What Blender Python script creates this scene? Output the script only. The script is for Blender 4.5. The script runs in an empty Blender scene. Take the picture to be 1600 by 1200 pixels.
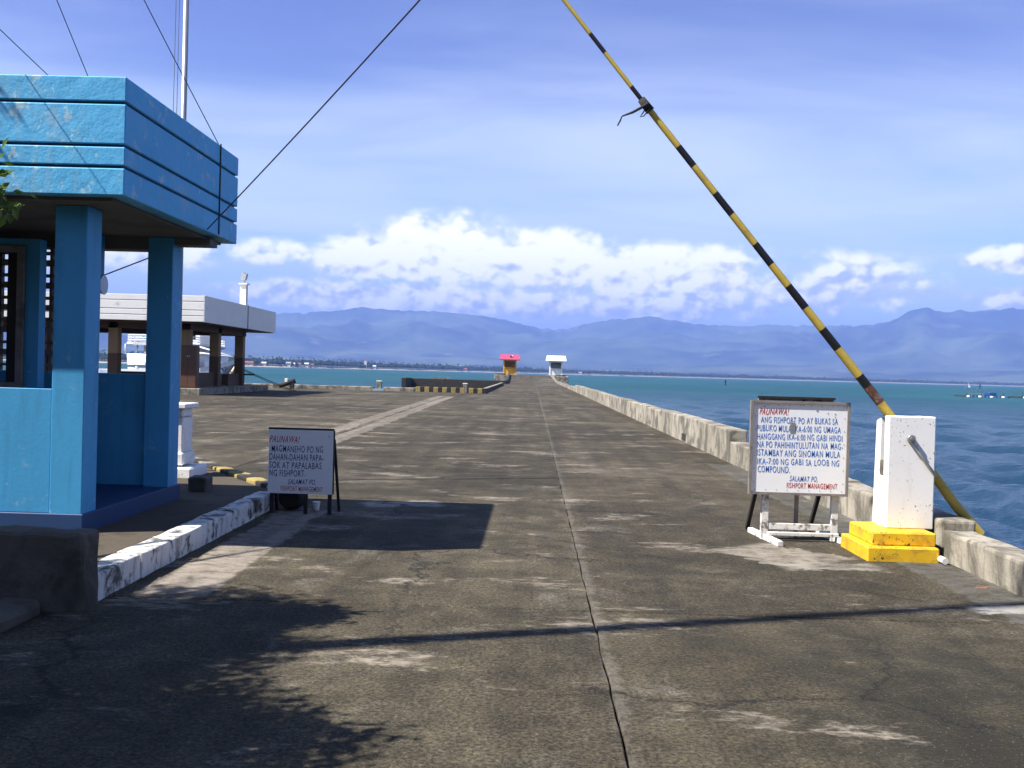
import bpy, bmesh, math, random
import numpy as np
from mathutils import Vector, Matrix, noise
random.seed(7)
R = math.radians
scene = bpy.context.scene
C = scene.collection

# ------------------------------------------------------------------ camera
cd = bpy.data.cameras.new('camera'); cam = bpy.data.objects.new('camera', cd); C.objects.link(cam)
cd.sensor_fit = 'HORIZONTAL'; cd.sensor_width = 36; cd.lens = 36
cd.clip_start = .05; cd.clip_end = 60000
cam.matrix_world = Matrix.Translation((0, 0, 1.6)) @ Matrix.Rotation(R(1.146), 4, 'Z') @ Matrix.Rotation(R(90 - .68), 4, 'X') @ Matrix.Rotation(R(1.57), 4, 'Z')
scene.camera = cam

# ------------------------------------------------------------------ sun, exposure
SUN = Vector((.75, .265, -1.0))                       # direction the light travels
sd = bpy.data.lights.new('sun', 'SUN'); sun = bpy.data.objects.new('sun', sd); C.objects.link(sun)
sd.energy = 5.0; sd.angle = R(.5); sd.color = (1, .95, .86)
sun.rotation_euler = SUN.to_track_quat('-Z', 'Y').to_euler(); sun.location = (-20, -6, 30)
vs = scene.view_settings
vs.view_transform = 'Standard'; vs.look = 'None'; vs.exposure = 1.2; vs.gamma = 1; vs.use_curve_mapping = False
scene.cycles.use_denoising = True
scene.cycles.max_bounces = 4; scene.cycles.diffuse_bounces = 1; scene.cycles.volume_bounces = 0; scene.cycles.use_adaptive_sampling = True; scene.cycles.adaptive_threshold = .02
scene.cycles.caustics_reflective = False; scene.cycles.caustics_refractive = False

# ------------------------------------------------------------------ node helpers
class NT:
    def __init__(s, tree): s.t = tree; s.n = tree.nodes; s.l = tree.links
    def put(s, sock, v):
        if isinstance(v, bpy.types.NodeSocket): s.l.new(v, sock)
        elif isinstance(v, (tuple, list)):
            sock.default_value = tuple(v) + ((1,) if len(v) == 3 and len(sock.default_value) == 4 else ())
        else: sock.default_value = v
    def m(s, op, a, b=0, c=0, clamp=False):
        n = s.n.new('ShaderNodeMath'); n.operation = op; n.use_clamp = clamp
        s.put(n.inputs[0], a); s.put(n.inputs[1], b); s.put(n.inputs[2], c); return n.outputs[0]
    def vm(s, op, a, b=(0, 0, 0)):
        n = s.n.new('ShaderNodeVectorMath'); n.operation = op; s.put(n.inputs[0], a); s.put(n.inputs[1], b); return n.outputs[0]
    def sep(s, v): n = s.n.new('ShaderNodeSeparateXYZ'); s.put(n.inputs[0], v); return n.outputs
    def comb(s, x, y, z):
        n = s.n.new('ShaderNodeCombineXYZ')
        for i, v in enumerate((x, y, z)): s.put(n.inputs[i], v)
        return n.outputs[0]
    def noise(s, v, scale, detail=5, rough=.55, dist=0):
        n = s.n.new('ShaderNodeTexNoise'); s.put(n.inputs['Vector'], v); n.inputs['Scale'].default_value = scale
        n.inputs['Detail'].default_value = detail; n.inputs['Roughness'].default_value = rough; n.inputs['Distortion'].default_value = dist
        return n.outputs['Fac']
    def voro(s, v, scale, feature='F1'):
        n = s.n.new('ShaderNodeTexVoronoi'); n.feature = feature; s.put(n.inputs['Vector'], v); n.inputs['Scale'].default_value = scale
        return n.outputs['Distance']
    def step(s, v, lo, hi, a=0, b=1):
        n = s.n.new('ShaderNodeMapRange'); n.interpolation_type = 'SMOOTHSTEP'
        s.put(n.inputs[0], v); s.put(n.inputs[1], lo); s.put(n.inputs[2], hi); s.put(n.inputs[3], a); s.put(n.inputs[4], b); return n.outputs[0]
    def mix(s, f, a, b, mode='MIX'):
        n = s.n.new('ShaderNodeMix'); n.data_type = 'RGBA'; n.blend_type = mode
        s.put(n.inputs[0], f); s.put(n.inputs[6], a); s.put(n.inputs[7], b); return n.outputs[2]
    def pos(s): return s.n.new('ShaderNodeNewGeometry').outputs['Position']
    def obc(s): return s.n.new('ShaderNodeTexCoord').outputs['Object']
    def rnd(s): return s.n.new('ShaderNodeObjectInfo').outputs['Random']
    def bump(s, h, strength, dist):
        n = s.n.new('ShaderNodeBump'); s.put(n.inputs['Height'], h); n.inputs['Strength'].default_value = strength; n.inputs['Distance'].default_value = dist
        return n.outputs[0]

def newmat(name):
    m = bpy.data.materials.new(name); m.use_nodes = True
    t = NT(m.node_tree); b = t.n['Principled BSDF']; return m, t, b

def mat(name, base, rough=.7, var=.25, scale=5, dirt=None, damt=.5, dscale=2.5, dlo=.5, dhi=.68, streak=None, samt=.5,
        chips=None, cscale=30, cthr=.68, bump=.3, bscale=70, bdist=.004, metal=0, rnd=0, spec=.4):
    m, t, b = newmat(name); p = t.pos()
    n1 = t.noise(p, scale, 6, .6)
    f = t.m('MULTIPLY_ADD', n1, 2 * var, 1 - var)
    if rnd: f = t.m('MULTIPLY', f, t.m('MULTIPLY_ADD', t.rnd(), 2 * rnd, 1 - rnd))
    col = t.vm('MULTIPLY', base, t.comb(f, f, f))
    if dirt:
        d = t.step(t.noise(p, dscale, 9, .68, .4), dlo, dhi, 0, damt); col = t.mix(d, col, dirt)
    if streak:
        q = t.vm('MULTIPLY', p, (6, 6, .7)); d = t.step(t.noise(q, 1.6, 7, .65), .5, .72, 0, samt); col = t.mix(d, col, streak)
    if chips:
        d = t.step(t.noise(p, cscale, 4, .7), cthr, cthr + .03); d2 = t.step(t.noise(p, cscale * .12, 3, .6), .45, .54)
        col = t.mix(t.m('MULTIPLY', d, d2), col, chips)
    t.put(b.inputs['Base Color'], col); b.inputs['Roughness'].default_value = rough; b.inputs['Metallic'].default_value = metal
    b.inputs['Specular IOR Level'].default_value = spec
    if bump: t.put(b.inputs['Normal'], t.bump(t.noise(p, bscale, 6, .65), bump, bdist))
    return m

# ------------------------------------------------------------------ sky
def make_world():
    w = bpy.data.worlds.new('World'); scene.world = w; w.use_nodes = True
    t = NT(w.node_tree); bg = t.n['Background']
    sky = t.n.new('ShaderNodeTexSky'); sky.sky_type = 'NISHITA'; sky.sun_disc = False
    hl = math.hypot(SUN.x, SUN.y)
    sky.sun_elevation = math.atan2(-SUN.z, hl); sky.sun_rotation = math.atan2(-SUN.x, -SUN.y)
    sky.altitude = 0; sky.air_density = 1.0; sky.dust_density = .3; sky.ozone_density = 3.0
    d = t.n.new('ShaderNodeTexCoord').outputs['Generated']
    x, y, z = t.sep(d)
    DEG = 57.2958
    az = t.m('MULTIPLY', t.m('ARCTAN2', x, y), DEG); el = t.m('MULTIPLY', t.m('ARCSINE', z), DEG)
    skyc = t.mix(1, sky.outputs[0], t.mix(t.step(el, 14, 36), t.mix(t.step(el, 3, 19), SKYLOW, SKYTINT), (1, 1, 1.1)), 'MULTIPLY')
    # high cirrus veil, on a flat layer far overhead
    zz = t.m('MAXIMUM', t.m('ADD', z, .06), .05)
    pl = t.comb(t.m('DIVIDE', x, zz), t.m('DIVIDE', y, zz), 0)
    pr = t.vm('MULTIPLY', pl, (.5, 1.0, 1))
    c1 = t.noise(pr, .42, 5, .55, .5); c2 = t.noise(pr, 1.3, 5, .55, .7); c3 = t.noise(pl, .2, 2, .5)
    ci = t.m('ADD', t.m('MULTIPLY', c1, .6), t.m('MULTIPLY', c2, .25)); ci = t.m('ADD', ci, t.m('MULTIPLY', c3, .35))
    ci = t.m('ADD', ci, t.m('MULTIPLY', t.step(el, 8, 19), -.15))
    cia = t.m('MULTIPLY', t.step(ci, .38, .7, 0, .85), t.step(el, 17, 42, 1, .12))
    col = t.mix(cia, skyc, CIRRUS)
    # cumulus banks low over the mountains: (azimuth, elevation, half width, half height, weight) in degrees
    banks = [(-4.9, 6.2, 3.8, 2.0, 1.0), (-8.8, 5.9, 3.0, 1.45, .95), (.9, 6.0, 4.2, 1.55, 1.0), (6.2, 5.5, 3.4, 1.5, .95), (9.8, 5.2, 2.4, 1.7, .8),
             (-7.5, 3.75, 7.5, .95, 1.0), (5, 3.6, 8, 1.0, .8), (15.5, 4.7, 6.5, 2.2, .52), (24.8, 6.2, 2.2, .8, .7), (-14.5, 6.0, 2.4, .8, .6),
             (-21, 5.8, 3.0, 1.5, .7), (26, 4.2, 5, .8, .42), (-34, 5, 7, 1.7, .8), (38, 5.4, 7, 1.8, .8), (-52, 4.6, 9, 1.6, .8), (55, 4.8, 9, 1.7, .8),
             (-75, 5, 10, 2, .8), (78, 5, 10, 2, .8), (100, 5, 12, 2, .8), (-100, 5, 12, 2, .8), (128, 5, 12, 1.8, .8), (-128, 5, 12, 1.8, .8), (158, 5, 13, 2, .8), (-158, 5, 13, 2, .8)]
    field = None
    for a, e, rx, ry, wt in banks:
        u = t.m('DIVIDE', t.m('SUBTRACT', az, a), rx); v = t.m('DIVIDE', t.m('SUBTRACT', el, e), ry)
        v = t.m('MULTIPLY', v, t.step(v, -.2, .2, 1.45, 1.0))           # flatter bases
        q = t.m('ADD', t.m('MULTIPLY', u, u), t.m('MULTIPLY', v, v))
        g = t.m('MULTIPLY', t.m('POWER', 2.718, t.m('MULTIPLY', q, -.75)), wt)
        field = g if field is None else t.m('MAXIMUM', field, g)
    def dens(ox, oy):
        p = t.comb(t.m('ADD', az, ox), t.m('MULTIPLY', t.m('ADD', el, oy), 1.35), 3.7)
        n = t.noise(p, .42, 7, .55, .25)
        b = t.voro(p, .95); b2 = t.voro(p, 2.3)
        n = t.m('SUBTRACT', n, t.m('MULTIPLY', b, .22)); return t.m('SUBTRACT', n, t.m('MULTIPLY', b2, .09))
    n0 = dens(0, 0); n1 = dens(-.35, .45)
    D = t.m('ADD', field, t.m('MULTIPLY', t.m('MULTIPLY', t.m('SUBTRACT', n0, .33), 1.35), t.step(field, .05, .4)))
    al = t.step(D, .2, .6)
    # light from the upper left, grey lavender undersides
    sh = t.m('ADD', t.m('MULTIPLY', t.m('SUBTRACT', n0, n1), 2.2), .62)
    sh = t.m('ADD', sh, t.m('MULTIPLY', t.m('SUBTRACT', el, 5.2), .14))
    sh = t.m('SUBTRACT', sh, t.m('MULTIPLY', t.step(az, 6, 16), .22))
    shc = t.step(sh, -.05, .72)
    cc = t.mix(shc, CLOUD_DARK, CLOUD_LIGHT)
    col = t.mix(t.m('MULTIPLY', al, .93), col, cc)
    t.put(bg.inputs[0], col); bg.inputs[1].default_value = SKYS
SKYS = .05
SKYTINT = (1.16, 1.03, 1.5)
SKYLOW = (1.4, 1.7, 1.6)
CIRRUS = (8.5, 9.6, 11.0)
CLOUD_LIGHT = (17.5, 17, 14.5)
CLOUD_DARK = (6.4, 6.9, 9.4)
make_world()

# ------------------------------------------------------------------ mesh helpers
def box(bm, x0, x1, y0, y1, z0, z1, bevel=0, seg=1):
    g = bmesh.ops.create_cube(bm, size=1); vv = g['verts']
    for v in vv: v.co = Vector(((x0 + x1) / 2 + v.co.x * (x1 - x0), (y0 + y1) / 2 + v.co.y * (y1 - y0), (z0 + z1) / 2 + v.co.z * (z1 - z0)))
    if bevel:
        es = {e for v in vv for e in v.link_edges}
        bmesh.ops.bevel(bm, geom=list(es), offset=bevel, segments=seg, profile=.6, affect='EDGES', clamp_overlap=True)
def tube(bm, path, rads, n=10, caps=True):
    path = [Vector(p) for p in path]
    if not isinstance(rads, (list, tuple)): rads = [rads] * len(path)
    rings = []; up = None
    for i, p in enumerate(path):
        t = (path[min(i + 1, len(path) - 1)] - path[max(i - 1, 0)]).normalized()
        if up is None: up = t.orthogonal().normalized()
        up = (up - t * up.dot(t)).normalized(); s = t.cross(up)
        rings.append([bm.verts.new(p + (up * math.cos(2 * math.pi * k / n) + s * math.sin(2 * math.pi * k / n)) * rads[i]) for k in range(n)])
    for a, b in zip(rings, rings[1:]):
        for k in range(n): bm.faces.new((a[k], a[(k + 1) % n], b[(k + 1) % n], b[k]))
    if caps: bm.faces.new(rings[0][::-1]); bm.faces.new(rings[-1])
def prism(bm, pts, z0, z1):
    a = [bm.verts.new((x, y, z0)) for x, y in pts]; b = [bm.verts.new((x, y, z1)) for x, y in pts]; n = len(pts)
    bm.faces.new(a[::-1]); bm.faces.new(b)
    for k in range(n): bm.faces.new((a[k], a[(k + 1) % n], b[(k + 1) % n], b[k]))
def loft(bm, rings, cap=True):
    rr = [[bm.verts.new(p) for p in r] for r in rings]; n = len(rr[0])
    for a, b in zip(rr, rr[1:]):
        for k in range(n): bm.faces.new((a[k], a[(k + 1) % n], b[(k + 1) % n], b[k]))
    if cap: bm.faces.new(rr[0][::-1]); bm.faces.new(rr[-1])
def rough(bm, res, amp, freq=3.0, seed=0):
    xs = [v.co for v in bm.verts]
    for ax in range(3):
        lo = min(c[ax] for c in xs); hi = max(c[ax] for c in xs); n = int((hi - lo) / res)
        for k in range(1, n + 1):
            co = Vector((0, 0, 0)); no = Vector((0, 0, 0)); co[ax] = lo + (hi - lo) * k / (n + 1); no[ax] = 1
            bmesh.ops.bisect_plane(bm, geom=bm.verts[:] + bm.edges[:] + bm.faces[:], plane_co=co, plane_no=no)
    for v in bm.verts:
        p = v.co * freq + Vector((seed, seed * 2, 0))
        v.co += (noise.noise_vector(p) + .5 * noise.noise_vector(p * 2.7)) * amp
def obj(name, bm, m, parent=None, smooth=False, loc=None):
    me = bpy.data.meshes.new(name); bmesh.ops.recalc_face_normals(bm, faces=bm.faces[:]); bm.to_mesh(me); bm.free()
    me.materials.append(m)
    if smooth:
        for p in me.polygons: p.use_smooth = len(p.vertices) <= 4
    o = bpy.data.objects.new(name, me); C.objects.link(o)
    if parent: o.parent = parent; o.matrix_parent_inverse = parent.matrix_world.inverted()
    if loc: o.location = loc
    return o
def tag(o, label, cat, group=None):
    o['label'] = label; o['category'] = cat
    if group: o['group'] = group
    return o
def thing(name, label, cat, loc=(0, 0, 0), group=None):
    o = bpy.data.objects.new(name, None); C.objects.link(o); o.empty_display_size = .2
    o.matrix_world = Matrix.Translation(loc); return tag(o, label, cat, group)
def struct(o): o['kind'] = 'structure'; return o
def B(name, m, parent, *boxes, bevel=0, r=None):
    bm = bmesh.new()
    for b in boxes: box(bm, *b, bevel=bevel)
    if r: rough(bm, *r)
    return obj(name, bm, m, parent)
def T(name, m, parent, path, rads, n=10, smooth=True, caps=True):
    bm = bmesh.new(); tube(bm, path, rads, n, caps); return obj(name, bm, m, parent, smooth)
def sag(a, b, s, n=14):
    a = Vector(a); b = Vector(b); return [a.lerp(b, k / n) - Vector((0, 0, s * 4 * (k / n) * (1 - k / n))) for k in range(n + 1)]
def zdeck(y):
    if y < 165: return 0
    if y < 217: return .95 * (y - 165) / 52
    return .95

# ------------------------------------------------------------------ materials
CONC = mat('old concrete', (.31, .28, .225), .9, .3, 1.5, dirt=(.1, .09, .07), damt=.9, dscale=1.6, dlo=.44, dhi=.6, streak=(.1, .085, .07), samt=.8, bump=.6, bscale=40, bdist=.01, rnd=.22)
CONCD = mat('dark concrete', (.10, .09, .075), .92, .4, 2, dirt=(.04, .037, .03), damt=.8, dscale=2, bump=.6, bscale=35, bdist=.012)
BLACKC = mat('tarred concrete', (.03, .028, .026), .9, .4, 2, dirt=(.1, .09, .07), damt=.4, dscale=3, bump=.5)
BLUE = mat('sky blue paint', (.08, .43, .76), .62, .16, 2.2, dirt=(.32, .48, .62), damt=.8, dscale=2.1, dlo=.52, dhi=.74, streak=(.2, .42, .58), samt=.5, chips=(.33, .54, .68), cscale=7, cthr=.6, bump=.3, bscale=5, bdist=.04)
BLUES = mat('painted blue wall', (.05, .31, .59), .6, .14, 2, dirt=(.4, .55, .66), damt=.6, dscale=3.4, dlo=.58, dhi=.75, streak=(.03, .2, .36), samt=.5, chips=(.45, .58, .68), cscale=15, cthr=.67, bump=.25, bscale=30, bdist=.006)
NAVY = mat('navy paint', (.012, .045, .135), .6, .25, 3, dirt=(.03, .035, .05), damt=.5, bump=.3)
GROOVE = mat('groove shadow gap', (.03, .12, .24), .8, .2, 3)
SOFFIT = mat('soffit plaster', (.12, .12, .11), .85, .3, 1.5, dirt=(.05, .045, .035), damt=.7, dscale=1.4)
WHITE = mat('white paint weathered', (.86, .85, .84), .6, .05, 3, dirt=(.6, .56, .5), damt=.35, dscale=3, dlo=.52, dhi=.75, streak=(.62, .57, .5), samt=.3, chips=(.1, .085, .07), cscale=38, cthr=.62, bump=.35, bscale=50)
WHITEK = mat('worn kerb whitewash', (.66, .66, .64), .8, .15, 5, dirt=(.05, .045, .04), damt=.95, dscale=5, dlo=.5, dhi=.62, streak=(.06, .055, .05), samt=.7, bump=.6, bscale=30, bdist=.012)
YELK = mat('worn yellow kerb', (.33, .25, .085), .8, .2, 5, dirt=(.1, .08, .05), damt=.8, dscale=4, bump=.5, bscale=30, bdist=.01)
BLKK = mat('black kerb paint', (.025, .023, .022), .8, .3, 5, dirt=(.1, .09, .07), damt=.5, bump=.5)
YEL = mat('yellow paint', (.72, .44, .018), .55, .1, 4, dirt=(.38, .2, .03), damt=.7, dscale=6, dlo=.46, dhi=.66, chips=(.05, .045, .035), cscale=24, cthr=.6, bump=.3, bscale=50)
POLEY = mat('barrier yellow', (.55, .4, .07), .5, .2, 6, dirt=(.28, .21, .08), damt=.6, dscale=7, chips=(.04, .02, .015), cscale=34, cthr=.66)
POLEB = mat('barrier black', (.012, .012, .016), .45, .3, 8)
RUST = mat('rusty steel', (.12, .05, .03), .8, .5, 14, dirt=(.4, .38, .35), damt=.7, dscale=12, bump=.5)
BOARD = mat('white sign paint', (.82, .83, .86), .5, .04, 2, dirt=(.62, .6, .56), damt=.35, dscale=3, dlo=.58, dhi=.78, chips=(.2, .17, .14), cscale=45, cthr=.74, bump=.08)
FRAMEW = mat('grey weathered wood', (.22, .2, .185), .85, .35, 8, dirt=(.05, .045, .04), damt=.6, dscale=6, bump=.5, bscale=40)
WOODW = mat('peeling white wood', (.7, .68, .64), .75, .15, 8, dirt=(.12, .1, .08), damt=.9, dscale=11, dlo=.52, dhi=.62, bump=.5, bscale=40)
DARKW = mat('black wood', (.02, .018, .017), .8, .3, 8)
INKB = mat('blue lettering', (.05, .19, .6), .6, .2, 30)
INKN = mat('dark blue lettering', (.018, .03, .17), .6, .25, 30)
INKR = mat('red lettering', (.5, .025, .045), .6, .25, 30)
STEEL = mat('galvanised steel', (.42, .43, .45), .4, .15, 8, metal=.7)
WIRE = mat('black cable', (.012, .012, .013), .6, .2)
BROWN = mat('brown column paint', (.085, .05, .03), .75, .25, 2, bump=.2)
CREAM = mat('tan column paint', (.24, .16, .09), .75, .2, 2, bump=.2)
CAB = mat('brown cabinet wood', (.1, .045, .025), .6, .25, 4)
SHEDW = mat('white fascia boards', (.8, .79, .77), .75, .1, 1.2, dirt=(.2, .19, .17), damt=.7, dscale=1.2, dlo=.6, dhi=.72, chips=(.1, .1, .1), cscale=5, cthr=.72, bump=.3, bscale=12)
BARK = mat('bark', (.09, .07, .05), .95, .35, 9, bump=.8, bscale=30, bdist=.02)
TIMBER = mat('creosote timber', (.035, .03, .027), .85, .4, 5, bump=.6, bscale=30)
GLASSD = mat('dark window', (.01, .012, .015), .15, .1)
SHIPW = mat('white ship paint', (.75, .76, .78), .45, .06, 1.5, streak=(.4, .33, .26), samt=.35)
SHIPB = mat('blue grey ship paint', (.12, .16, .24), .5, .2, 2)
ROPE = mat('rope', (.03, .028, .026), .9, .3)

def make_deck_mat():
    m, t, b = newmat('worn pier concrete'); p = t.pos(); x, y, z = t.sep(p)
    rd = t.rnd()
    n1 = t.noise(p, .35, 6, .62, .3); n2 = t.noise(p, 2.3, 8, .7); n3 = t.noise(p, 45, 5, .75); n4 = t.noise(p, 170, 3, .8)
    base = t.mix(t.step(n1, .32, .68), (.039, .0315, .019), (.074, .062, .041))
    base = t.mix(t.step(n2, .4, .62, 0, .7), base, (.024, .021, .014))
    base = t.mix(t.step(t.noise(p, 1.1, 8, .72, .6), .54, .7, 0, .6), base, (.13, .118, .095))
    n5 = t.noise(p, 19, 6, .75); k = t.m('MULTIPLY_ADD', t.step(n3, .36, .64), 1.15, .42); k = t.m('MULTIPLY', k, t.m('MULTIPLY_ADD', n4, .9, .55)); k = t.m('MULTIPLY', k, t.step(n5, .3, .7, .78, 1.22)); k = t.m('MULTIPLY', k, t.m('MULTIPLY_ADD', rd, .5, .78))
    base = t.vm('MULTIPLY', base, t.comb(k, k, k))
    # dark damp moss toward the right wall
    moss = t.m('MULTIPLY', t.step(t.noise(p, .7, 7, .72), .38, .6), t.m('MULTIPLY', t.step(x, .2, 1.9), t.step(y, 7.6, 5.4)))
    base = t.mix(t.m('MULTIPLY', moss, .85), base, (.018, .017, .012))
    # pale worn laitance: streaks that run across the pier
    q = t.vm('MULTIPLY', p, (.55, 1.05, 1)); s1 = t.noise(q, 1.15, 9, .66, .25); s2 = t.noise(t.vm('MULTIPLY', p, (3, 7, 1)), 2.2, 6, .7)
    st = t.step(t.m('ADD', s1, t.m('MULTIPLY', t.m('SUBTRACT', s2, .5), .3)), .565, .66)
    st = t.m('MULTIPLY', st, t.step(t.noise(t.vm('MULTIPLY', p, (6, 14, 1)), 1.6, 6, .75), .36, .58))
    col = t.mix(t.m('MULTIPLY', st, .85), base, (.27, .23, .185))
    q2 = t.vm('MULTIPLY', p, (.3, .62, 1)); f1 = t.step(t.noise(q2, .75, 9, .7, .4), .53, .68)
    f1 = t.m('MULTIPLY', f1, t.step(t.noise(t.vm('MULTIPLY', p, (1, 3, 1)), 2.5, 7, .75), .35, .6))
    col = t.mix(t.m('MULTIPLY', f1, t.step(y, 6, 24, .1, .75)), col, (.2, .175, .14))
    wob = t.m('MULTIPLY', t.m('SUBTRACT', t.noise(p, 1.3, 7, .7), .5), .55); wob2 = t.m('MULTIPLY', t.m('SUBTRACT', t.noise(p, 6, 6, .7), .5), .35)
    w = t.m('ADD', wob, wob2)
    brk = t.step(t.noise(t.vm('MULTIPLY', p, (3, 5, 1)), 1.5, 8, .75), .3, .6)
    def line(x0, y0, x1, y1, hw, soft, amt, col, c):
        dx, dy = x1 - x0, y1 - y0; L = math.hypot(dx, dy); ux, uy = dx / L, dy / L
        a = t.m('SUBTRACT', x, x0); bb = t.m('SUBTRACT', y, y0)
        al = t.m('ADD', t.m('MULTIPLY', a, ux), t.m('MULTIPLY', bb, uy)); pe = t.m('ABSOLUTE', t.m('ADD', t.m('MULTIPLY', a, -uy), t.m('MULTIPLY', bb, ux)))
        f = t.step(t.m('ADD', pe, t.m('MULTIPLY', w, soft)), hw + .06, hw)
        f = t.m('MULTIPLY', f, t.m('MULTIPLY', t.step(al, -.1, .05), t.step(al, L + .1, L - .05))); f = t.m('MULTIPLY', f, brk)
        return t.mix(t.m('MULTIPLY', f, amt), col, c)
    pale = (.27, .235, .2)
    col = line(-2.44, 7.0, -2.5, 11.2, .21, .5, .85, col, pale)           # mortar strip by the kerb
    col = line(-4.85, 19, -5.5, 62, .2, .9, .65, col, pale)
    col = line(-4.2, 16.5, -4.95, 62, .2, .9, .65, col, pale)
    col = line(2.0, 9.7, 2.6, 9.0, .42, 1.6, .8, col, (.26, .23, .19))
    col = line(2.2, 8.75, 3.0, 8.85, .1, 1.2, .75, col, (.26, .235, .2))
    col = line(3.2, 7.3, 3.7, 7.4, .1, .5, .9, col, (.5, .48, .45))
    col = line(-1.9, 11.9, -1.1, 12.2, .22, .9, .8, col, (.32, .3, .27))
    # crumbled pale margin along the long joint
    col = line(.46, -10, .46, 165, .0, .5, .4, col, (.19, .175, .15))
    # smooth grey render along the foot of the wall, by the pillar
    col = line(3.55, 6.6, 3.5, 19, .22, .6, .55, col, (.13, .127, .12))
    for i, yy in enumerate((128, 141, 152, 163, 174, 186)):
        col = line(.6 + (i % 3) * .5, yy, 3.6, yy + .8, .5, 1.5, .8, col, (.45, .43, .4))
    pd = t.vm('ADD', p, t.comb(t.m('MULTIPLY', t.noise(p, 1.4, 6, .65), 1.3), t.m('MULTIPLY', t.noise(t.vm('ADD', p, (7, 3, 0)), 1.4, 6, .65), 1.3), 0))
    cr = t.step(t.voro(pd, .3, 'DISTANCE_TO_EDGE'), .0085, .003); cr = t.m('MULTIPLY', cr, t.step(t.noise(p, .22, 2, .5), .44, .52))
    col = t.mix(t.m('MULTIPLY', cr, .8), col, (.012, .011, .009))
    fl = t.step(t.noise(p, 62, 3, .6), .63, .70, 0, .5); col = t.mix(fl, col, (.26, .235, .2)); pit = t.step(t.noise(t.vm('ADD', p, (3, 9, 0)), 48, 3, .6), .62, .7, 0, .7); col = t.mix(pit, col, (.012, .01, .008))
    trk = t.noise(t.vm('MULTIPLY', p, (2.2, .07, 1)), 1.0, 4, .6); tk = t.step(trk, .3, .7, .78, 1.2); col = t.vm('MULTIPLY', col, t.comb(tk, tk, tk))
    oil = t.step(t.noise(p, .55, 3, .5, .5), .66, .74, 0, .6); col = t.mix(oil, col, (.018, .016, .012))
    t.put(b.inputs['Base Color'], col); b.inputs['Roughness'].default_value = .9; b.inputs['Specular IOR Level'].default_value = .25
    h = t.m('ADD', t.m('MULTIPLY', n3, .6), t.m('MULTIPLY', t.noise(p, 14, 6, .7), .8)); t.put(b.inputs['Normal'], t.bump(h, .55, .012))
    return m
DECK = make_deck_mat()
DIRT = mat('dirt pavement', (.075, .06, .042), .95, .4, 3, dirt=(.03, .025, .018), damt=.8, dscale=3, chips=(.25, .22, .18), cscale=30, cthr=.7, bump=.8, bscale=30, bdist=.015)

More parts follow.
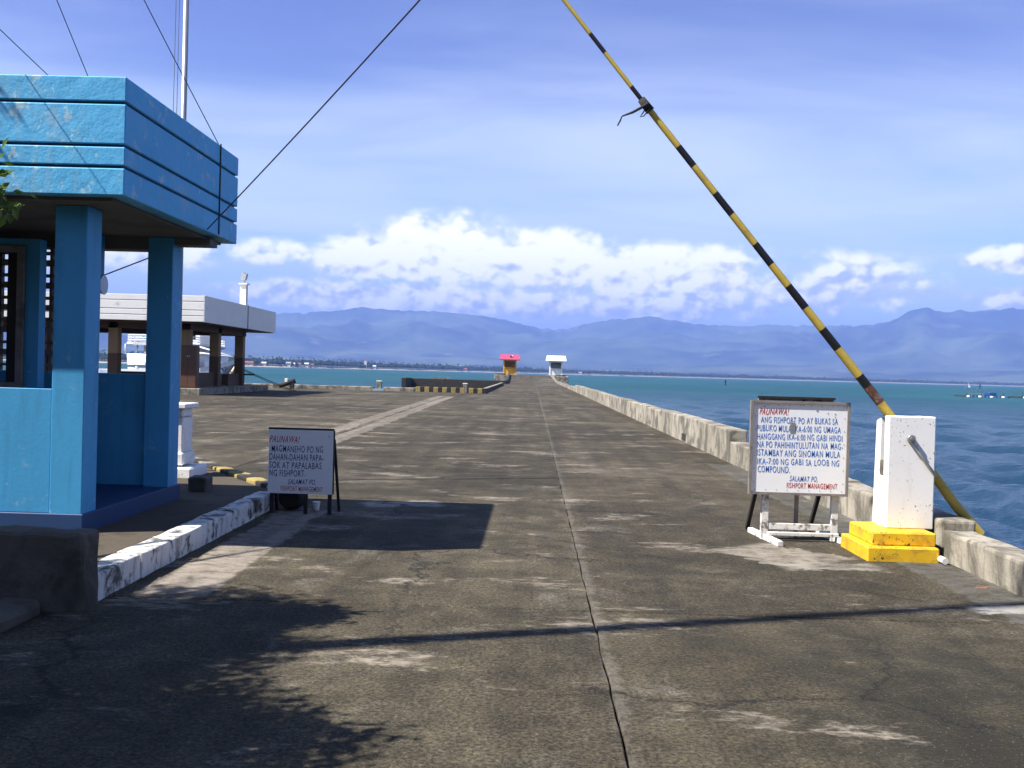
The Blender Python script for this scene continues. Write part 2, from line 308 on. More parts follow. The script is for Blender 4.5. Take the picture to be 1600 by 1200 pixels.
# ------------------------------------------------------------------ sea
def make_sea():
    m, t, b = newmat('sea water'); p = t.pos(); x, y, z = t.sep(p)
    dist = t.m('SQRT', t.m('ADD', t.m('MULTIPLY', x, x), t.m('MULTIPLY', y, y)))
    far = t.step(dist, 20, 330)
    patch = t.step(t.noise(p, .012, 5, .6, .5), .42, .62)
    shal = t.mix(patch, (.012, .062, .09), (.016, .085, .106))
    col = t.mix(far, (.012, .041, .082), shal)
    t.put(b.inputs['Base Color'], col); t.put(b.inputs['Roughness'], t.step(dist, 15, 300, .16, .5)); t.put(b.inputs['Specular IOR Level'], t.step(dist, 15, 400, .5, .2)); b.inputs['IOR'].default_value = 1.33
    w1 = t.noise(t.vm('MULTIPLY', p, (.55, 1.0, 1)), .55, 4, .6, .3); w2 = t.noise(t.vm('MULTIPLY', p, (.7, 1.1, 1)), 2.1, 5, .62, .4); w3 = t.noise(p, 7, 3, .6)
    farw = t.step(dist, 60, 400)
    h = t.m('ADD', t.m('MULTIPLY', t.m('MULTIPLY', w1, 1.3), farw), t.m('ADD', t.m('MULTIPLY', w2, .75), t.m('MULTIPLY', w3, .17)))
    t.put(b.inputs['Normal'], t.bump(h, 1.0, .3))
    rr = random.Random(4); comps = []
    for k in range(46):
        wl = .36 * (12 / .36) ** (k / 45); th = R(205) + rr.gauss(0, .55)
        comps.append((2 * math.pi / wl, math.cos(th), math.sin(th), wl * ((.021 if wl < 1.2 else .016) if wl < 1.8 else .0085 if wl < 5 else .0045), rr.uniform(0, 6.28), wl))
    rs = [3.2]
    while rs[-1] < 620: rs.append(rs[-1] * 1.0095)
    rs = np.array(rs); az = np.radians(np.arange(-38, 44.01, .17))
    RR, AA = np.meshgrid(rs, az, indexing='ij'); X = RR * np.sin(AA); Y = RR * np.cos(AA); Z = np.zeros_like(X)
    for kk, cx, cy, am, ph, wl in comps:
        fade = np.clip((wl / (RR * .0095) - 2.2) / 2.5, 0, 1) * np.clip((620 - RR) / 150, 0, 1)
        q = kk * (X * cx + Y * cy) + ph; g = .5 + .5 * np.sin(X * .031 * cx + Y * .043 + ph * 3)
        Z += am * fade * (np.sin(q) + .3 * np.cos(2 * q)) * (.4 + 1.2 * g)
    Z -= 2.0
    n0, n1 = X.shape; V = np.stack([X, Y, Z], -1).reshape(-1, 3)
    i = np.arange(n0 * n1).reshape(n0, n1); Q = np.stack([i[:-1, :-1], i[:-1, 1:], i[1:, 1:], i[1:, :-1]], -1).reshape(-1, 4)
    V = V.tolist(); F = Q.tolist()
    # the rest of the bay is a flat sheet round the waved part
    S = 19000; o = len(V)
    def ring(r, zz=-2.0): return [(r * math.sin(a), r * math.cos(a), zz) for a in az.tolist()]
    V += ring(S); m_ = n1
    for j in range(n1 - 1): F.append([i[-1, j].item(), i[-1, j + 1].item(), o + j + 1, o + j])
    a0, a1 = az[-1].item(), az[0].item() + 2 * math.pi; nseg = 60; o2 = len(V)
    V += [(0, 0, -2.0)]; fan = len(V)
    for j in range(nseg + 1): a_ = a0 + (a1 - a0) * j / nseg; V.append((S * math.sin(a_), max(-2300, S * math.cos(a_)), -2.0))
    for j in range(nseg): F.append([o2, fan + j, fan + j + 1])
    me = bpy.data.meshes.new('sea'); me.from_pydata(V, [], F); me.materials.append(m)
    for p_ in me.polygons: p_.use_smooth = True
    ob = bpy.data.objects.new('sea', me); C.objects.link(ob); struct(ob)
make_sea()

# ------------------------------------------------------------------ far shore, mountains
def lerp_table(tb, v):
    if v <= tb[0][0]: return tb[0][1]
    for (a, b), (c, d) in zip(tb, tb[1:]):
        if v <= c: return b + (d - b) * (v - a) / (c - a)
    return tb[-1][1]
SHORE = [(-80, 1500), (-40, 1550), (-23, 1700), (-14, 1950), (-7, 2500), (0, 3100), (9.5, 3900), (25, 5200), (45, 5600), (80, 5600)]
def shore(az): return lerp_table(SHORE, az) + 40 * noise.noise(Vector((az * .35, 0, 0))) + 25 * noise.noise(Vector((az * 1.7, 4, 0)))
SKY = [(430, 495), (470, 492), (520, 490), (560, 484), (610, 486), (680, 490), (740, 495), (790, 502), (830, 513), (870, 517), (920, 508), (950, 503), (985, 501), (1010, 497),
       (1040, 502), (1080, 510), (1150, 514), (1220, 512), (1300, 514), (1360, 513), (1390, 508), (1410, 496), (1435, 490), (1465, 498), (1490, 495), (1510, 499), (1545, 494), (1600, 498)]
PROF = [(-80, 2.6), (-60, 3.2), (-45, 2.3), (-32, 3.1), (-24, 2.6), (-18, 2.5)] + [(math.degrees(math.atan((x - 832) / 1600)), (581 + .0274 * (x - 800) - y) / 1600 * 57.3 + .05) for x, y in SKY] + [(32, 3.4), (40, 2.8), (52, 3.5), (65, 2.7), (80, 3)]
def make_mountains():
    m, t, b = newmat('forested mountain'); p = t.pos()
    n = t.noise(p, .0011, 8, .65); c = t.mix(t.step(n, .35, .65), (.015, .03, .014), (.1, .13, .06))
    n2 = t.noise(p, .0023, 6, .6); c = t.mix(t.step(n2, .62, .72, 0, .7), c, (.2, .19, .12))
    t.put(b.inputs['Base Color'], c); b.inputs['Roughness'].default_value = 1; b.inputs['Specular IOR Level'].default_value = 0
    bm = bmesh.new(); rings = []
    azs = [-80 + i * .2 for i in range(801)]; rs = [6600 + i * 240 for i in range(38)]
    for az in azs:
        row = []; a = R(az)
        for r in rs:
            e = lerp_table(PROF, az); H = 13000 * math.tan(R(e)) + 26 * (.5 - abs(noise.noise(Vector((az * 1.3, 1, 0))) * 2)) + 16 * noise.noise(Vector((az * 3.1, 7, 0)))
            k = (r - 13000) / (4300 if r < 13000 else 2500); g = max(0, 1 - k * k) ** 1.25 if r < 13000 else max(0, 1 - k * k)
            P = Vector((r * math.sin(a), r * math.cos(a), 0)); q = P * .00055
            rd = 1 - abs(noise.noise(q) * 2); rd2 = 1 - abs(noise.noise(q * 2.6 + Vector((5, 3, 1))) * 2)
            edge = min(1, abs(r - 13000) / 1800)
            h = H * g * (1 - edge * .55 * (1 - .65 * rd - .35 * rd2))
            f = math.exp(-((r - 8700) / 900) ** 2) * max(0, 95 + 130 * noise.noise(q * 1.3 + Vector((9, 0, 0))) + 45 * noise.noise(q * 4)); h = max(h, f)
            f2 = math.exp(-((r - 10300) / 900) ** 2) * max(0, 230 + 260 * noise.noise(q * 1.1 + Vector((3, 8, 0))) + 60 * noise.noise(q * 4)); h = max(h, f2)
            row.append(bm.verts.new((P.x, P.y, h - 1)))
        rings.append(row)
    for A, D in zip(rings, rings[1:]):
        for i in range(len(rs) - 1): bm.faces.new((A[i], A[i + 1], D[i + 1], D[i]))
    struct(obj('mountains', bm, m, smooth=True))
    # coastal plain with a pale beach
    m, t, b = newmat('coastal plain'); x, y, z = t.sep(t.pos())
    n = t.noise(t.pos(), .01, 5, .6); c = t.mix(t.step(n, .4, .6), (.018, .035, .014), (.035, .05, .022)); c = t.mix(t.step(z, .6, -.2), c, (.3, .27, .22))
    t.put(b.inputs['Base Color'], c); b.inputs['Roughness'].default_value = 1
    bm = bmesh.new(); rings = []
    for i in range(641):
        az = -80 + i * .25; a = R(az); s = shore(az)
        rings.append([bm.verts.new((r * math.sin(a), r * math.cos(a), h)) for r, h in ((s - 8, -2.6), (s, -1.8), (s + 10, -.6), (s + 26, 1.3), (s + 400, 3), (7600, 4))])
    for A, D in zip(rings, rings[1:]):
        for i in range(5): bm.faces.new((A[i], A[i + 1], D[i + 1], D[i]))
    struct(obj('far_shore', bm, m))
make_mountains()

LEAFD = mat('far foliage', (.014, .03, .012), .95, .5, .08, dirt=(.03, .045, .018), damt=.7, dscale=.05, bump=0, spec=.1)
def make_woodland():
    bm = bmesh.new(); bmesh.ops.create_icosphere(bm, subdivisions=1, radius=1)
    bv = [v.co.copy() for v in bm.verts]; bf = [[v.index for v in f.verts] for f in bm.faces]; bm.free()
    V, F = [], []
    rr = random.Random(3)
    def clump(x, y, z, w, h):
        o = len(V); sd_ = rr.random() * 50
        for c in bv:
            k = 1 + .45 * noise.noise(c * 1.9 + Vector((sd_, 0, 0))); V.append((x + c.x * w * k, y + c.y * w * k, z + max(-.2, c.z * k) * h))
        F.extend([[i + o for i in f] for f in bf])
    az = -36.0
    while az < 36:
        s = shore(az); step = 4.6 / s * 57.3; a = R(az)
        for row in range(4):
            r = s + 34 + row * 26 + rr.uniform(-9, 9); hh = rr.uniform(7, 12.5) + row * 1.2
            hh *= 1 + .35 * noise.noise(Vector((az * 1.6, row * 3, 2)))
            aa = a + rr.uniform(-.5, .5) * R(step); w = rr.uniform(4, 8)
            clump(r * math.sin(aa), r * math.cos(aa), 2 + hh * .32, w, hh * .62)
        az += step
    # coconut palms standing above the mass
    for _ in range(520):
        az = rr.uniform(-27, 12) if rr.random() < .75 else rr.uniform(-27, -8); a = R(az); r = shore(az) + rr.uniform(40, 110); x, y = r * math.sin(a), r * math.cos(a); h = rr.uniform(11, 19)
        o = len(V); lx = rr.uniform(-1, 1)
        V.extend([(x - .35, y, 1), (x + .35, y, 1), (x + lx + .25, y, h), (x + lx - .25, y, h)]); F.append([o, o + 1, o + 2, o + 3])
        for k in range(8):
            th = k * math.pi / 4 + rr.random(); c, s_ = math.cos(th), math.sin(th); o = len(V); l = rr.uniform(2.6, 3.6); dz = rr.uniform(-.4, 1.4)
            cx = x + lx
            V.extend([(cx, y, h - .2), (cx + c * l * .55 - s_ * .5, y + s_ * l * .55 + c * .5, h + dz), (cx + c * l, y + s_ * l, h + dz - 1.7), (cx + c * l * .55 + s_ * .5, y + s_ * l * .55 - c * .5, h + dz - .3)])
            F.append([o, o + 1, o + 2, o + 3])
    me = bpy.data.meshes.new('coastal_woodland'); me.from_pydata(V, [], F); me.materials.append(LEAFD)
    o = bpy.data.objects.new('coastal_woodland', me); C.objects.link(o); o['kind'] = 'stuff'
    tag(o, 'far dark belt of palms and trees along the opposite shore', 'woodland')
make_woodland()

HW = {k: mat('house ' + k, c, .8, .1, .3, bump=0) for k, c in dict(white=(.75, .73, .68), cream=(.6, .48, .34), pink=(.5, .26, .2), grey=(.4, .4, .4)).items()}
HR = {k: mat('house roof ' + k, c, .7, .2, .3, bump=0) for k, c in dict(red=(.3, .08, .05), grey=(.3, .3, .3), brown=(.16, .08, .05), tin=(.6, .6, .6)).items()}
def house(px, w, h, wall, roof, label, off=26):
    az = math.atan((px - 832) / 1600); r = shore(math.degrees(az)) + off; x, y = r * math.sin(az), r * math.cos(az)
    t = thing('shore_house', label, 'house', (x, y, 1.0), 'houses along the opposite shore')
    B('wall', HW[wall], t, (x - w / 2, x + w / 2, y - 4, y + 4, -.5, 1 + h))
    bm = bmesh.new(); z = 1 + h - .05; e = 1.0
    A = [(x - w / 2 - e, y - 5, z), (x + w / 2 + e, y - 5, z), (x + w / 2 + e, y + 5, z), (x - w / 2 - e, y + 5, z)]
    v = [bm.verts.new(c) for c in A] + [bm.verts.new((x - w / 2 - e, y, z + 2.6)), bm.verts.new((x + w / 2 + e, y, z + 2.6))]
    for f in ((0, 1, 2, 3), (0, 1, 5, 4), (2, 3, 4, 5), (1, 2, 5), (3, 0, 4)): bm.faces.new([v[i] for i in f])
    obj('roof', bm, HR[roof], t)
    B('door', GLASSD, t, (x - .6, x + .6, y - 4.06, y - 3.98, .6, 3.2)); B('window', GLASSD, t, (x + w * .22, x + w * .36, y - 4.06, y - 3.98, 2, 3.4))
for a in [(386, 15, 4.5, 'cream', 'red', 'cream house with red roof beside the left end of the shore village'), (399, 11, 4, 'pink', 'brown', 'low pinkish house between palms on the far shore'),
          (407, 14, 4, 'white', 'tin', 'white tin-roofed house on the far beach beside a cream one'), (447, 12, 5.5, 'white', 'grey', 'tall narrow white house in the far shore village'),
          (455, 8, 4, 'white', 'tin', 'small white hut with bright roof in the shore village'), (463, 12, 4.5, 'white', 'red', 'white house with red roof in the shore village'),
          (475, 13, 5, 'white', 'tin', 'wide white house with tin roof at the village end'), (485, 8, 3.6, 'cream', 'brown', 'small cream hut with brown roof by the village end'),
          (583, 8, 4.5, 'white', 'tin', 'lone bright white house beside the far church'), (725, 14, 4.5, 'grey', 'red', 'grey house with red roof alone among far trees'),
          (905, 13, 4, 'white', 'grey', 'white house with grey roof behind the white kiosk')]:
    house(*a)
def church():
    az = math.atan((569 - 832) / 1600); r = shore(math.degrees(az)) + 30; x, y = r * math.sin(az), r * math.cos(az)
    t = thing('far_church', 'far church with pale tower and long reddish roof across the water', 'church', (x, y, 1))
    B('nave', HW['pink'], t, (x - 15, x - 1, y - 5, y + 5, -.5, 7)); B('tower', HW['white'], t, (x - 1.5, x + 3.5, y - 3, y + 3, -.5, 17))
    bm = bmesh.new(); v = [bm.verts.new(c) for c in ((x - 16, y - 6, 7), (x - 1.4, y - 6, 7), (x - 1.4, y + 6, 7), (x - 16, y + 6, 7), (x - 16, y, 10), (x - 1.4, y, 10))]
    for f in ((0, 1, 2, 3), (0, 1, 5, 4), (2, 3, 4, 5), (1, 2, 5), (3, 0, 4)): bm.faces.new([v[i] for i in f])
    obj('roof', bm, HR['brown'], t)
    bm = bmesh.new(); bmesh.ops.create_cone(bm, segments=4, radius1=3.6, radius2=0, depth=4, cap_ends=True, matrix=Matrix.Translation((x + 1, y, 19)) @ Matrix.Rotation(R(45), 4, 'Z')); obj('spire', bm, HR['red'], t)
church()

# ------------------------------------------------------------------ quay and pier
def make_pier():
    bm = bmesh.new(); box(bm, -70, 4.06, -30, 73.3, -5, -.05); q = struct(obj('quay', bm, CONCD))
    # pier body follows the ramp at its far end
    bm = bmesh.new(); rings = []
    for y in (73.2, 165, 217, 234):
        z = zdeck(y) - .05; xl = -3.65 if y < 140 else (-3.65 if y < 170 else -5.0); xr = 4.06
        rings.append([(xl, y, -5), (xr, y, -5), (xr, y, z), (xl, y, z)])
    loft(bm, rings); p = struct(obj('pier', bm, CONCD))
    bm = bmesh.new(); box(bm, -8.2, 7.6, 217.2, 233, -5, .93, bevel=.1); struct(obj('pier_head', bm, CONC))
    def slab(x0, x1, y0, y1, par):
        g = .0035; bm = bmesh.new(); n = max(1, int((x1 - x0) / 1.1)); k = max(1, int((y1 - y0) / 1.1))
        dz = random.uniform(-.002, .003)
        z0, z1 = zdeck(y0 + .01), zdeck(y1 - .01)
        box(bm, x0 + g, x1 - g, y0 + g, y1 - g, -.06, 0)
        for v in bm.verts: v.co.z += (z0 + (z1 - z0) * (v.co.y - y0) / (y1 - y0)) + dz
        bmesh.ops.bevel(bm, geom=[e for e in bm.edges if all(v.co.z > z0 - .02 for v in e.verts)], offset=.006, segments=1, affect='EDGES')
        if y0 < 30 and x1 > -5:
            k = int((y1 - y0) / .16)
            for j in range(1, k): bmesh.ops.bisect_plane(bm, geom=bm.verts[:] + bm.edges[:] + bm.faces[:], plane_co=(0, y0 + (y1 - y0) * j / k, 0), plane_no=(0, 1, 0))
            for v in bm.verts:
                e_ = min(abs(v.co.x - x0), abs(v.co.x - x1))
                if e_ < .02: v.co.x += .012 * noise.noise(Vector((x0 * 3, v.co.y * 3.1, 0))) + .007 * noise.noise(Vector((x0 * 5, v.co.y * 11, v.co.z * 30)))
        obj('concrete_slab', bm, DECK, par)
    ys = [-5.1, .9] + [6.9 + 6 * i for i in range(12)]
    for a, b in zip(ys, ys[1:]):
        b_ = min(b, 73.2)
        slab(-4.6, .44, a, b_, q); slab(.44, 3.8, a, b_, q)
        x = -4.6
        while x > -42: slab(x - 6.5, x, a, b_, q); x -= 6.5
    y = 73.2
    while y < 217:
        yn = min(y + 6, 217) if not (y < 165 < y + 6) else 165
        xl = -3.4 if y < 140 else -3.4 - 1.4 * max(0, (y - 140)) / 77
        slab(xl, .44, y, yn, p); slab(.44, 3.8, y, yn, p); y = yn
    slab(-4.9, 3.8, 217, 232, p)
make_pier()

# sea walls: each run is one thing made of cast blocks
def wall_run(name, label, blocks, m=CONC):
    y0 = blocks[0][0]; t = thing(name, label, 'wall', (3.9, y0, 0))
    for i, (a, b, w, h) in enumerate(blocks):
        bm = bmesh.new(); box(bm, 0, w, a + .004, b - .004, -.08, h, bevel=.025, seg=2)
        rough(bm, .3 if a < 25 else .8, .011, 3.2, i * 7.3)
        for v in bm.verts: v.co.x += 3.75; v.co.z += zdeck(v.co.y)
        obj('wall_block', bm, m, t)
    return t
wall_run('low_sea_wall', 'low pale concrete kerb wall running past the white pillar to the water', [(-4, -.5, .3, .26), (-.5, 3, .3, .26), (3, 6.2, .3, .26), (6.2, 9.36, .3, .27), (9.36, 12.6, .31, .36), (12.6, 16, .31, .38), (16, 19.42, .31, .4)])
rw = random.Random(5); bl = []; y = 19.45
while y < 88: L = rw.uniform(2.4, 4.4); bl.append((y, y + L, .34 + rw.uniform(-.012, .012), .6 + rw.uniform(-.02, .025))); y += L
wt = wall_run('high_sea_wall', 'long stained concrete sea wall of cast blocks along the right pier edge', bl)
B('drain_hole', BLACKC, wt, (3.735, 3.77, 24.9, 25.5, .05, .2))
bl = []
while y < 216: L = rw.uniform(4, 7); bl.append((y, y + L - (.8 if rw.random() < .4 else 0), .32, rw.choice((.22, .3, .38)))); y += L
wall_run('far_sea_wall', 'low broken concrete kerb wall leading up the ramp to the white kiosk', bl)

# ------------------------------------------------------------------ left of the pier: quay edge, striped kerb, landing basin
def quay_edge():
    t = thing('quay_edge_wall', 'low pale concrete wall on the quay edge beyond the white shed', 'wall', (-20, 73, 0))
    for i, (a, b) in enumerate(((-60, -48), (-48, -37), (-37, -27.5), (-27.5, -21), (-21, -16.4), (-16.4, -11.3), (-10.6, -8.35))):
        bm = bmesh.new(); box(bm, a + .01, b - .01, 72.75, 73.25, -.05, .27, bevel=.03); rough(bm, 1, .015, 2, i); obj('wall_block', bm, CONC, t)
    t = thing('striped_kerb', 'yellow and black striped concrete kerb across the head of the boat landing', 'kerb', (-5.8, 74, 0))
    x = -8.3; i = 0
    while x < -3.5:
        L = .3 if i % 2 else .33; m = YELK if i % 2 == 0 else BLKK
        bm = bmesh.new(); box(bm, x, x + L - .004, 72.7, 73.2, -.05, .36, bevel=.015); obj('kerb_stripe', bm, m, t)
        bm.free() if False else None; x += L; i += 1
    t = thing('landing_side_kerb', 'pale topped black sided kerb along the left pier edge beside the landing', 'kerb', (-3.5, 95, 0))
    y = 72.6; i = 0
    while y < 116:
        L = 5.4; bm = bmesh.new(); box(bm, -3.72, -3.4, y + (.7 if i == 0 else 0), y + L - .03, -.06, .27); obj('kerb_face', bm, BLKK, t)
        bm = bmesh.new(); box(bm, -3.73, -3.42, y + (.7 if i == 0 else 0), y + L - .03, .27, .31, bevel=.012); obj('kerb_top', bm, CONC, t); y += L; i += 1
    t = thing('ramp_kerb', 'black kerb climbing the ramp toward the yellow kiosk', 'kerb', (-4.2, 180, 0))
    pts = [(-3.45, 133), (-3.6, 150), (-3.9, 166), (-4.3, 190), (-4.85, 218)]
    for (x0, y0), (x1, y1) in zip(pts, pts[1:]):
        bm = bmesh.new(); z0, z1 = zdeck(y0), zdeck(y1)
        loft(bm, [[(x0 - .35, y0 + .02, z0 - .1), (x0, y0 + .02, z0 - .1), (x0, y0 + .02, z0 + .42), (x0 - .35, y0 + .02, z0 + .42)], [(x1 - .35, y1, z1 - .1), (x1, y1, z1 - .1), (x1, y1, z1 + .42), (x1 - .35, y1, z1 + .42)]])
        obj('kerb_block', bm, BLKK, t)
    t = thing('landing_wall', 'black tarred wall enclosing the sunken boat landing', 'wall', (-10, 134, -2))
    B('far_wall', BLACKC, t, (-16.0, -3.75, 133, 133.6, -4, .42), bevel=.05); B('side_wall', BLACKC, t, (-16.3, -15.7, 127, 132.99, -4, .5), bevel=.05)
    B('rubble', CONC, t, (-13.2, -12.6, 133.05, 133.5, .42, .62), (-12.3, -11.9, 133.05, 133.4, .42, .7), (-11.5, -10.8, 133.1, 133.5, .42, .6), r=(.4, .06, 2, 3))
    bm = bmesh.new(); box(bm, -15.69, -3.75, 73.4, 132.98, -5, -.7); struct(obj('boat_landing', bm, CONCD))
quay_edge()
def bollard(x, y, w, h, base, label):
    t = thing('bollard', label, 'bollard', (x, y, 0))
    bm = bmesh.new(); box(bm, x - w / 2, x + w / 2, y - w / 2, y + w / 2, -.02, h, bevel=.03, seg=2); rough(bm, .15, .008, 4, x); obj('post', bm, CONC, t)
    if base: B('base', base, t, (x - .38, x + .38, y - .36, y - w / 2, -.02, .12), (x - .38, x - w / 2, y - w / 2 + .002, y + .3, -.02, .12), (x + w / 2, x + .38, y - w / 2 + .002, y + .3, -.02, .12), bevel=.01)
    B('cap', WHITE, t, (x - w / 2 - .015, x + w / 2 + .015, y - w / 2 - .015, y + w / 2 + .015, h - .03, h + .03), bevel=.01)
bollard(-10.95, 73, .34, .68, mat('pale blue paint', (.25, .4, .5), .7, .2), 'grey concrete bollard on a pale blue base in the quay wall gap')
bollard(-4.75, 72.3, .3, .68, None, 'plain grey concrete bollard in front of the striped kerb')
def fender():
    t = thing('timber_fender', 'dark tilted timber log propped on a block at the quay edge', 'fender', (-17.2, 71.5, 0))
    T('log', TIMBER, t, [(-17.75, 71.4, .17), (-16.65, 71.6, .56)], .17, 10)
    B('prop', TIMBER, t, (-17.0, -16.75, 71.4, 71.72, -.02, .48)); B('white_block', WHITE, t, (-17.35, -17.15, 71.38, 71.56, .42, .7), bevel=.02)
fender()

# ------------------------------------------------------------------ pavement island with kerbs, in front of the guardhouse
def island():
    bm = bmesh.new(); prism(bm, [(-13, 6.72), (-3.03, 6.72), (-3.03, 11.9), (-3.3, 12.3), (-5.75, 16.2), (-8, 19.8), (-13, 19.8)], -.02, .14); struct(obj('pavement', bm, DIRT))
    t = thing('painted_kerb', 'worn whitewashed kerb turning yellow and black around the guardhouse pavement', 'kerb', (-2.95, 9, 0))
    pts = [(-2.95, 6.72)] + [(-2.95, 6.72 + .78 * i) for i in range(1, 7)] + [(-2.95, 11.75), (-3.03, 12.15), (-3.28, 12.5)]
    k = 12; pts += [(-3.28 + (-5.75 + 3.28) * i / k, 12.5 + (16.35 - 12.5) * i / k) for i in range(1, k + 1)]; pts += [(-6.8, 18), (-8, 19.9)]
    for i, (a, b) in enumerate(zip(pts, pts[1:])):
        a = Vector((*a, 0)); b = Vector((*b, 0)); d = (b - a); L = d.length; bm = bmesh.new()
        box(bm, -.1, .1, .003, L - .003, -.05, .185, bevel=.022, seg=2); rough(bm, .17, .014, 4.0, i * 3.1)
        for v in bm.verts:
            n = d.normalized(); p = a + n * v.co.y + Vector((n.y, -n.x, 0)) * v.co.x; v.co = Vector((p.x, p.y, v.co.z))
        m = WHITEK if i < 6 else (YELK if i % 2 else BLKK) if i < 14 else (CONC if i % 2 else BLKK)
        obj('kerb_stone', bm, m, t)
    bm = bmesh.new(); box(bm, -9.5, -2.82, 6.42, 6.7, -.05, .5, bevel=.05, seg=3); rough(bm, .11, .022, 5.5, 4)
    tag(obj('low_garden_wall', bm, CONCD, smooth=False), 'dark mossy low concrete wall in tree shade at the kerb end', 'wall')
    bm = bmesh.new(); box(bm, -9, -3.05, 5.85, 6.4, -.05, .09, bevel=.03); rough(bm, .2, .03, 3, 9)
    tag(obj('rubble_footing', bm, CONCD), 'rough rubble footing at the foot of the dark low wall', 'footing')
    bm = bmesh.new(); box(bm, -3.9, -3.68, 11.55, 11.8, .12, .3, bevel=.02); rough(bm, .1, .015, 4, 2)
    tag(obj('concrete_block', bm, CONCD), 'small dark concrete block on the pavement behind the left sign', 'block')
island()

# ------------------------------------------------------------------ guardhouse
def guardhouse():
    t = thing('guardhouse', 'sky blue concrete guardhouse with deep flat grooved roof and square columns', 'building', (-5.8, 9.8, .13))
    X0, X1, Y0, Y1, ZB, ZT = -9.2, -3.32, 8.17, 11.3, 2.93, 3.88
    edges = [ZT, 3.671, 3.329, 3.158, ZB]
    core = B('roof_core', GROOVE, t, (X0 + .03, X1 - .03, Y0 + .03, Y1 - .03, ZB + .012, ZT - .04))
    for i, (a, b) in enumerate(zip(edges, edges[1:])):
        bm = bmesh.new(); box(bm, X0, X1, Y0, Y1, b + (.012 if i < 3 else 0), a - (.012 if i else 0), bevel=.008); obj('fascia_band', bm, BLUE, core)
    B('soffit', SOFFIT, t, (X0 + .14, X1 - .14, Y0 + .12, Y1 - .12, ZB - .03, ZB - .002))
    # columns
    for x0, x1, y0, y1 in ((-4.05, -3.775, 8.55, 8.84), (-4.04, -3.775, 10.6, 10.89)):
        B('column', BLUES, t, (x0, x1, y0, y1, .29, ZB - .031), bevel=.006)
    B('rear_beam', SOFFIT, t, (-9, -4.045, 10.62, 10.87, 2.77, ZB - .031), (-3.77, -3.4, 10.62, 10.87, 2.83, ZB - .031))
    # raised floor with navy plinth
    B('plinth', NAVY, t, (-9.1, -3.755, 8.53, 10.93, .1, .3), bevel=.006)
    B('front_half_wall', BLUES, t, (-9.1, -4.054, 8.56, 8.72, .3, 1.35), bevel=.004)
    B('side_wall', BLUES, t, (-9.05, -8.9, 8.725, 10.665, .3, 2.895))  # unseen left end wall, added to cut sky light under the roof
    B('rear_half_wall', BLUES, t, (-9.05, -4.044, 10.67, 10.83, .3, 1.47), bevel=.004)
    # room wall behind the counter, with the window opening
    rw_ = B('room_wall', BLUES, t, (-9.0, -6.6, 10.1, 10.24, .3, 2.79), (-6.599, -5.07, 10.1, 10.24, .3, 1.3), (-6.599, -5.07, 10.1, 10.24, 2.72, 2.79), (-5.069, -4.93, 10.1, 10.24, .3, 2.79))
    B('window_frame', FRAMEW, rw_, (-6.6, -6.53, 10.06, 10.28, 1.31, 2.715), (-5.14, -5.075, 10.06, 10.28, 1.31, 2.715), (-6.529, -5.141, 10.06, 10.28, 2.65, 2.715), (-6.529, -5.141, 10.06, 10.28, 1.31, 1.36))
    B('window_jamb', DARKW, rw_, (-5.5, -5.38, 10.08, 10.23, 1.36, 2.65), (-5.24, -5.142, 10.08, 10.23, 1.36, 2.65), bevel=0)
    gr = B('grille_frame', BLUES, t, (-9.0, -6.4, 10.645, 10.845, 1.471, 2.79)); B('grille_jamb', BLUES, gr, (-4.82, -4.74, 10.645, 10.845, 1.471, 2.79))
    for k in range(11): B('grille_bar', FRAMEW, gr, (-6.39, -4.825, 10.69, 10.79, 1.52 + k * .118, 1.55 + k * .118 + (.03 if k % 2 else 0)))
    for k in range(9): B('grille_post', FRAMEW, gr, (-6.38 + k * .18, -6.35 + k * .18, 10.71, 10.77, 1.472, 2.795))
    B('roof_cable', WIRE, t, (X1, X1 + .012, 10.63, 10.645, 2.95, ZT + .01)); 
    B('pipe_conduit', BLUES, t, (-4.64, -4.5, 10.53, 10.615, 2.42, ZB - .031))
    # loudspeaker
    h = thing('horn_loudspeaker', 'small grey horn loudspeaker hung under the guardhouse roof', 'loudspeaker', (-4.6, 10.48, 2.36))
    bm = bmesh.new(); prof = [(0, .05), (.06, .055), (.1, .07), (.15, .085), (.18, .1), (.19, .1)]
    tube(bm, [(-4.63 + d, 10.48, 2.38) for d, _ in prof], [r for _, r in prof], 18); obj('horn', bm, STEEL, h, True)
    B('bracket', STEEL, h, (-4.66, -4.58, 10.45, 10.54, 2.36, 2.44))
guardhouse()

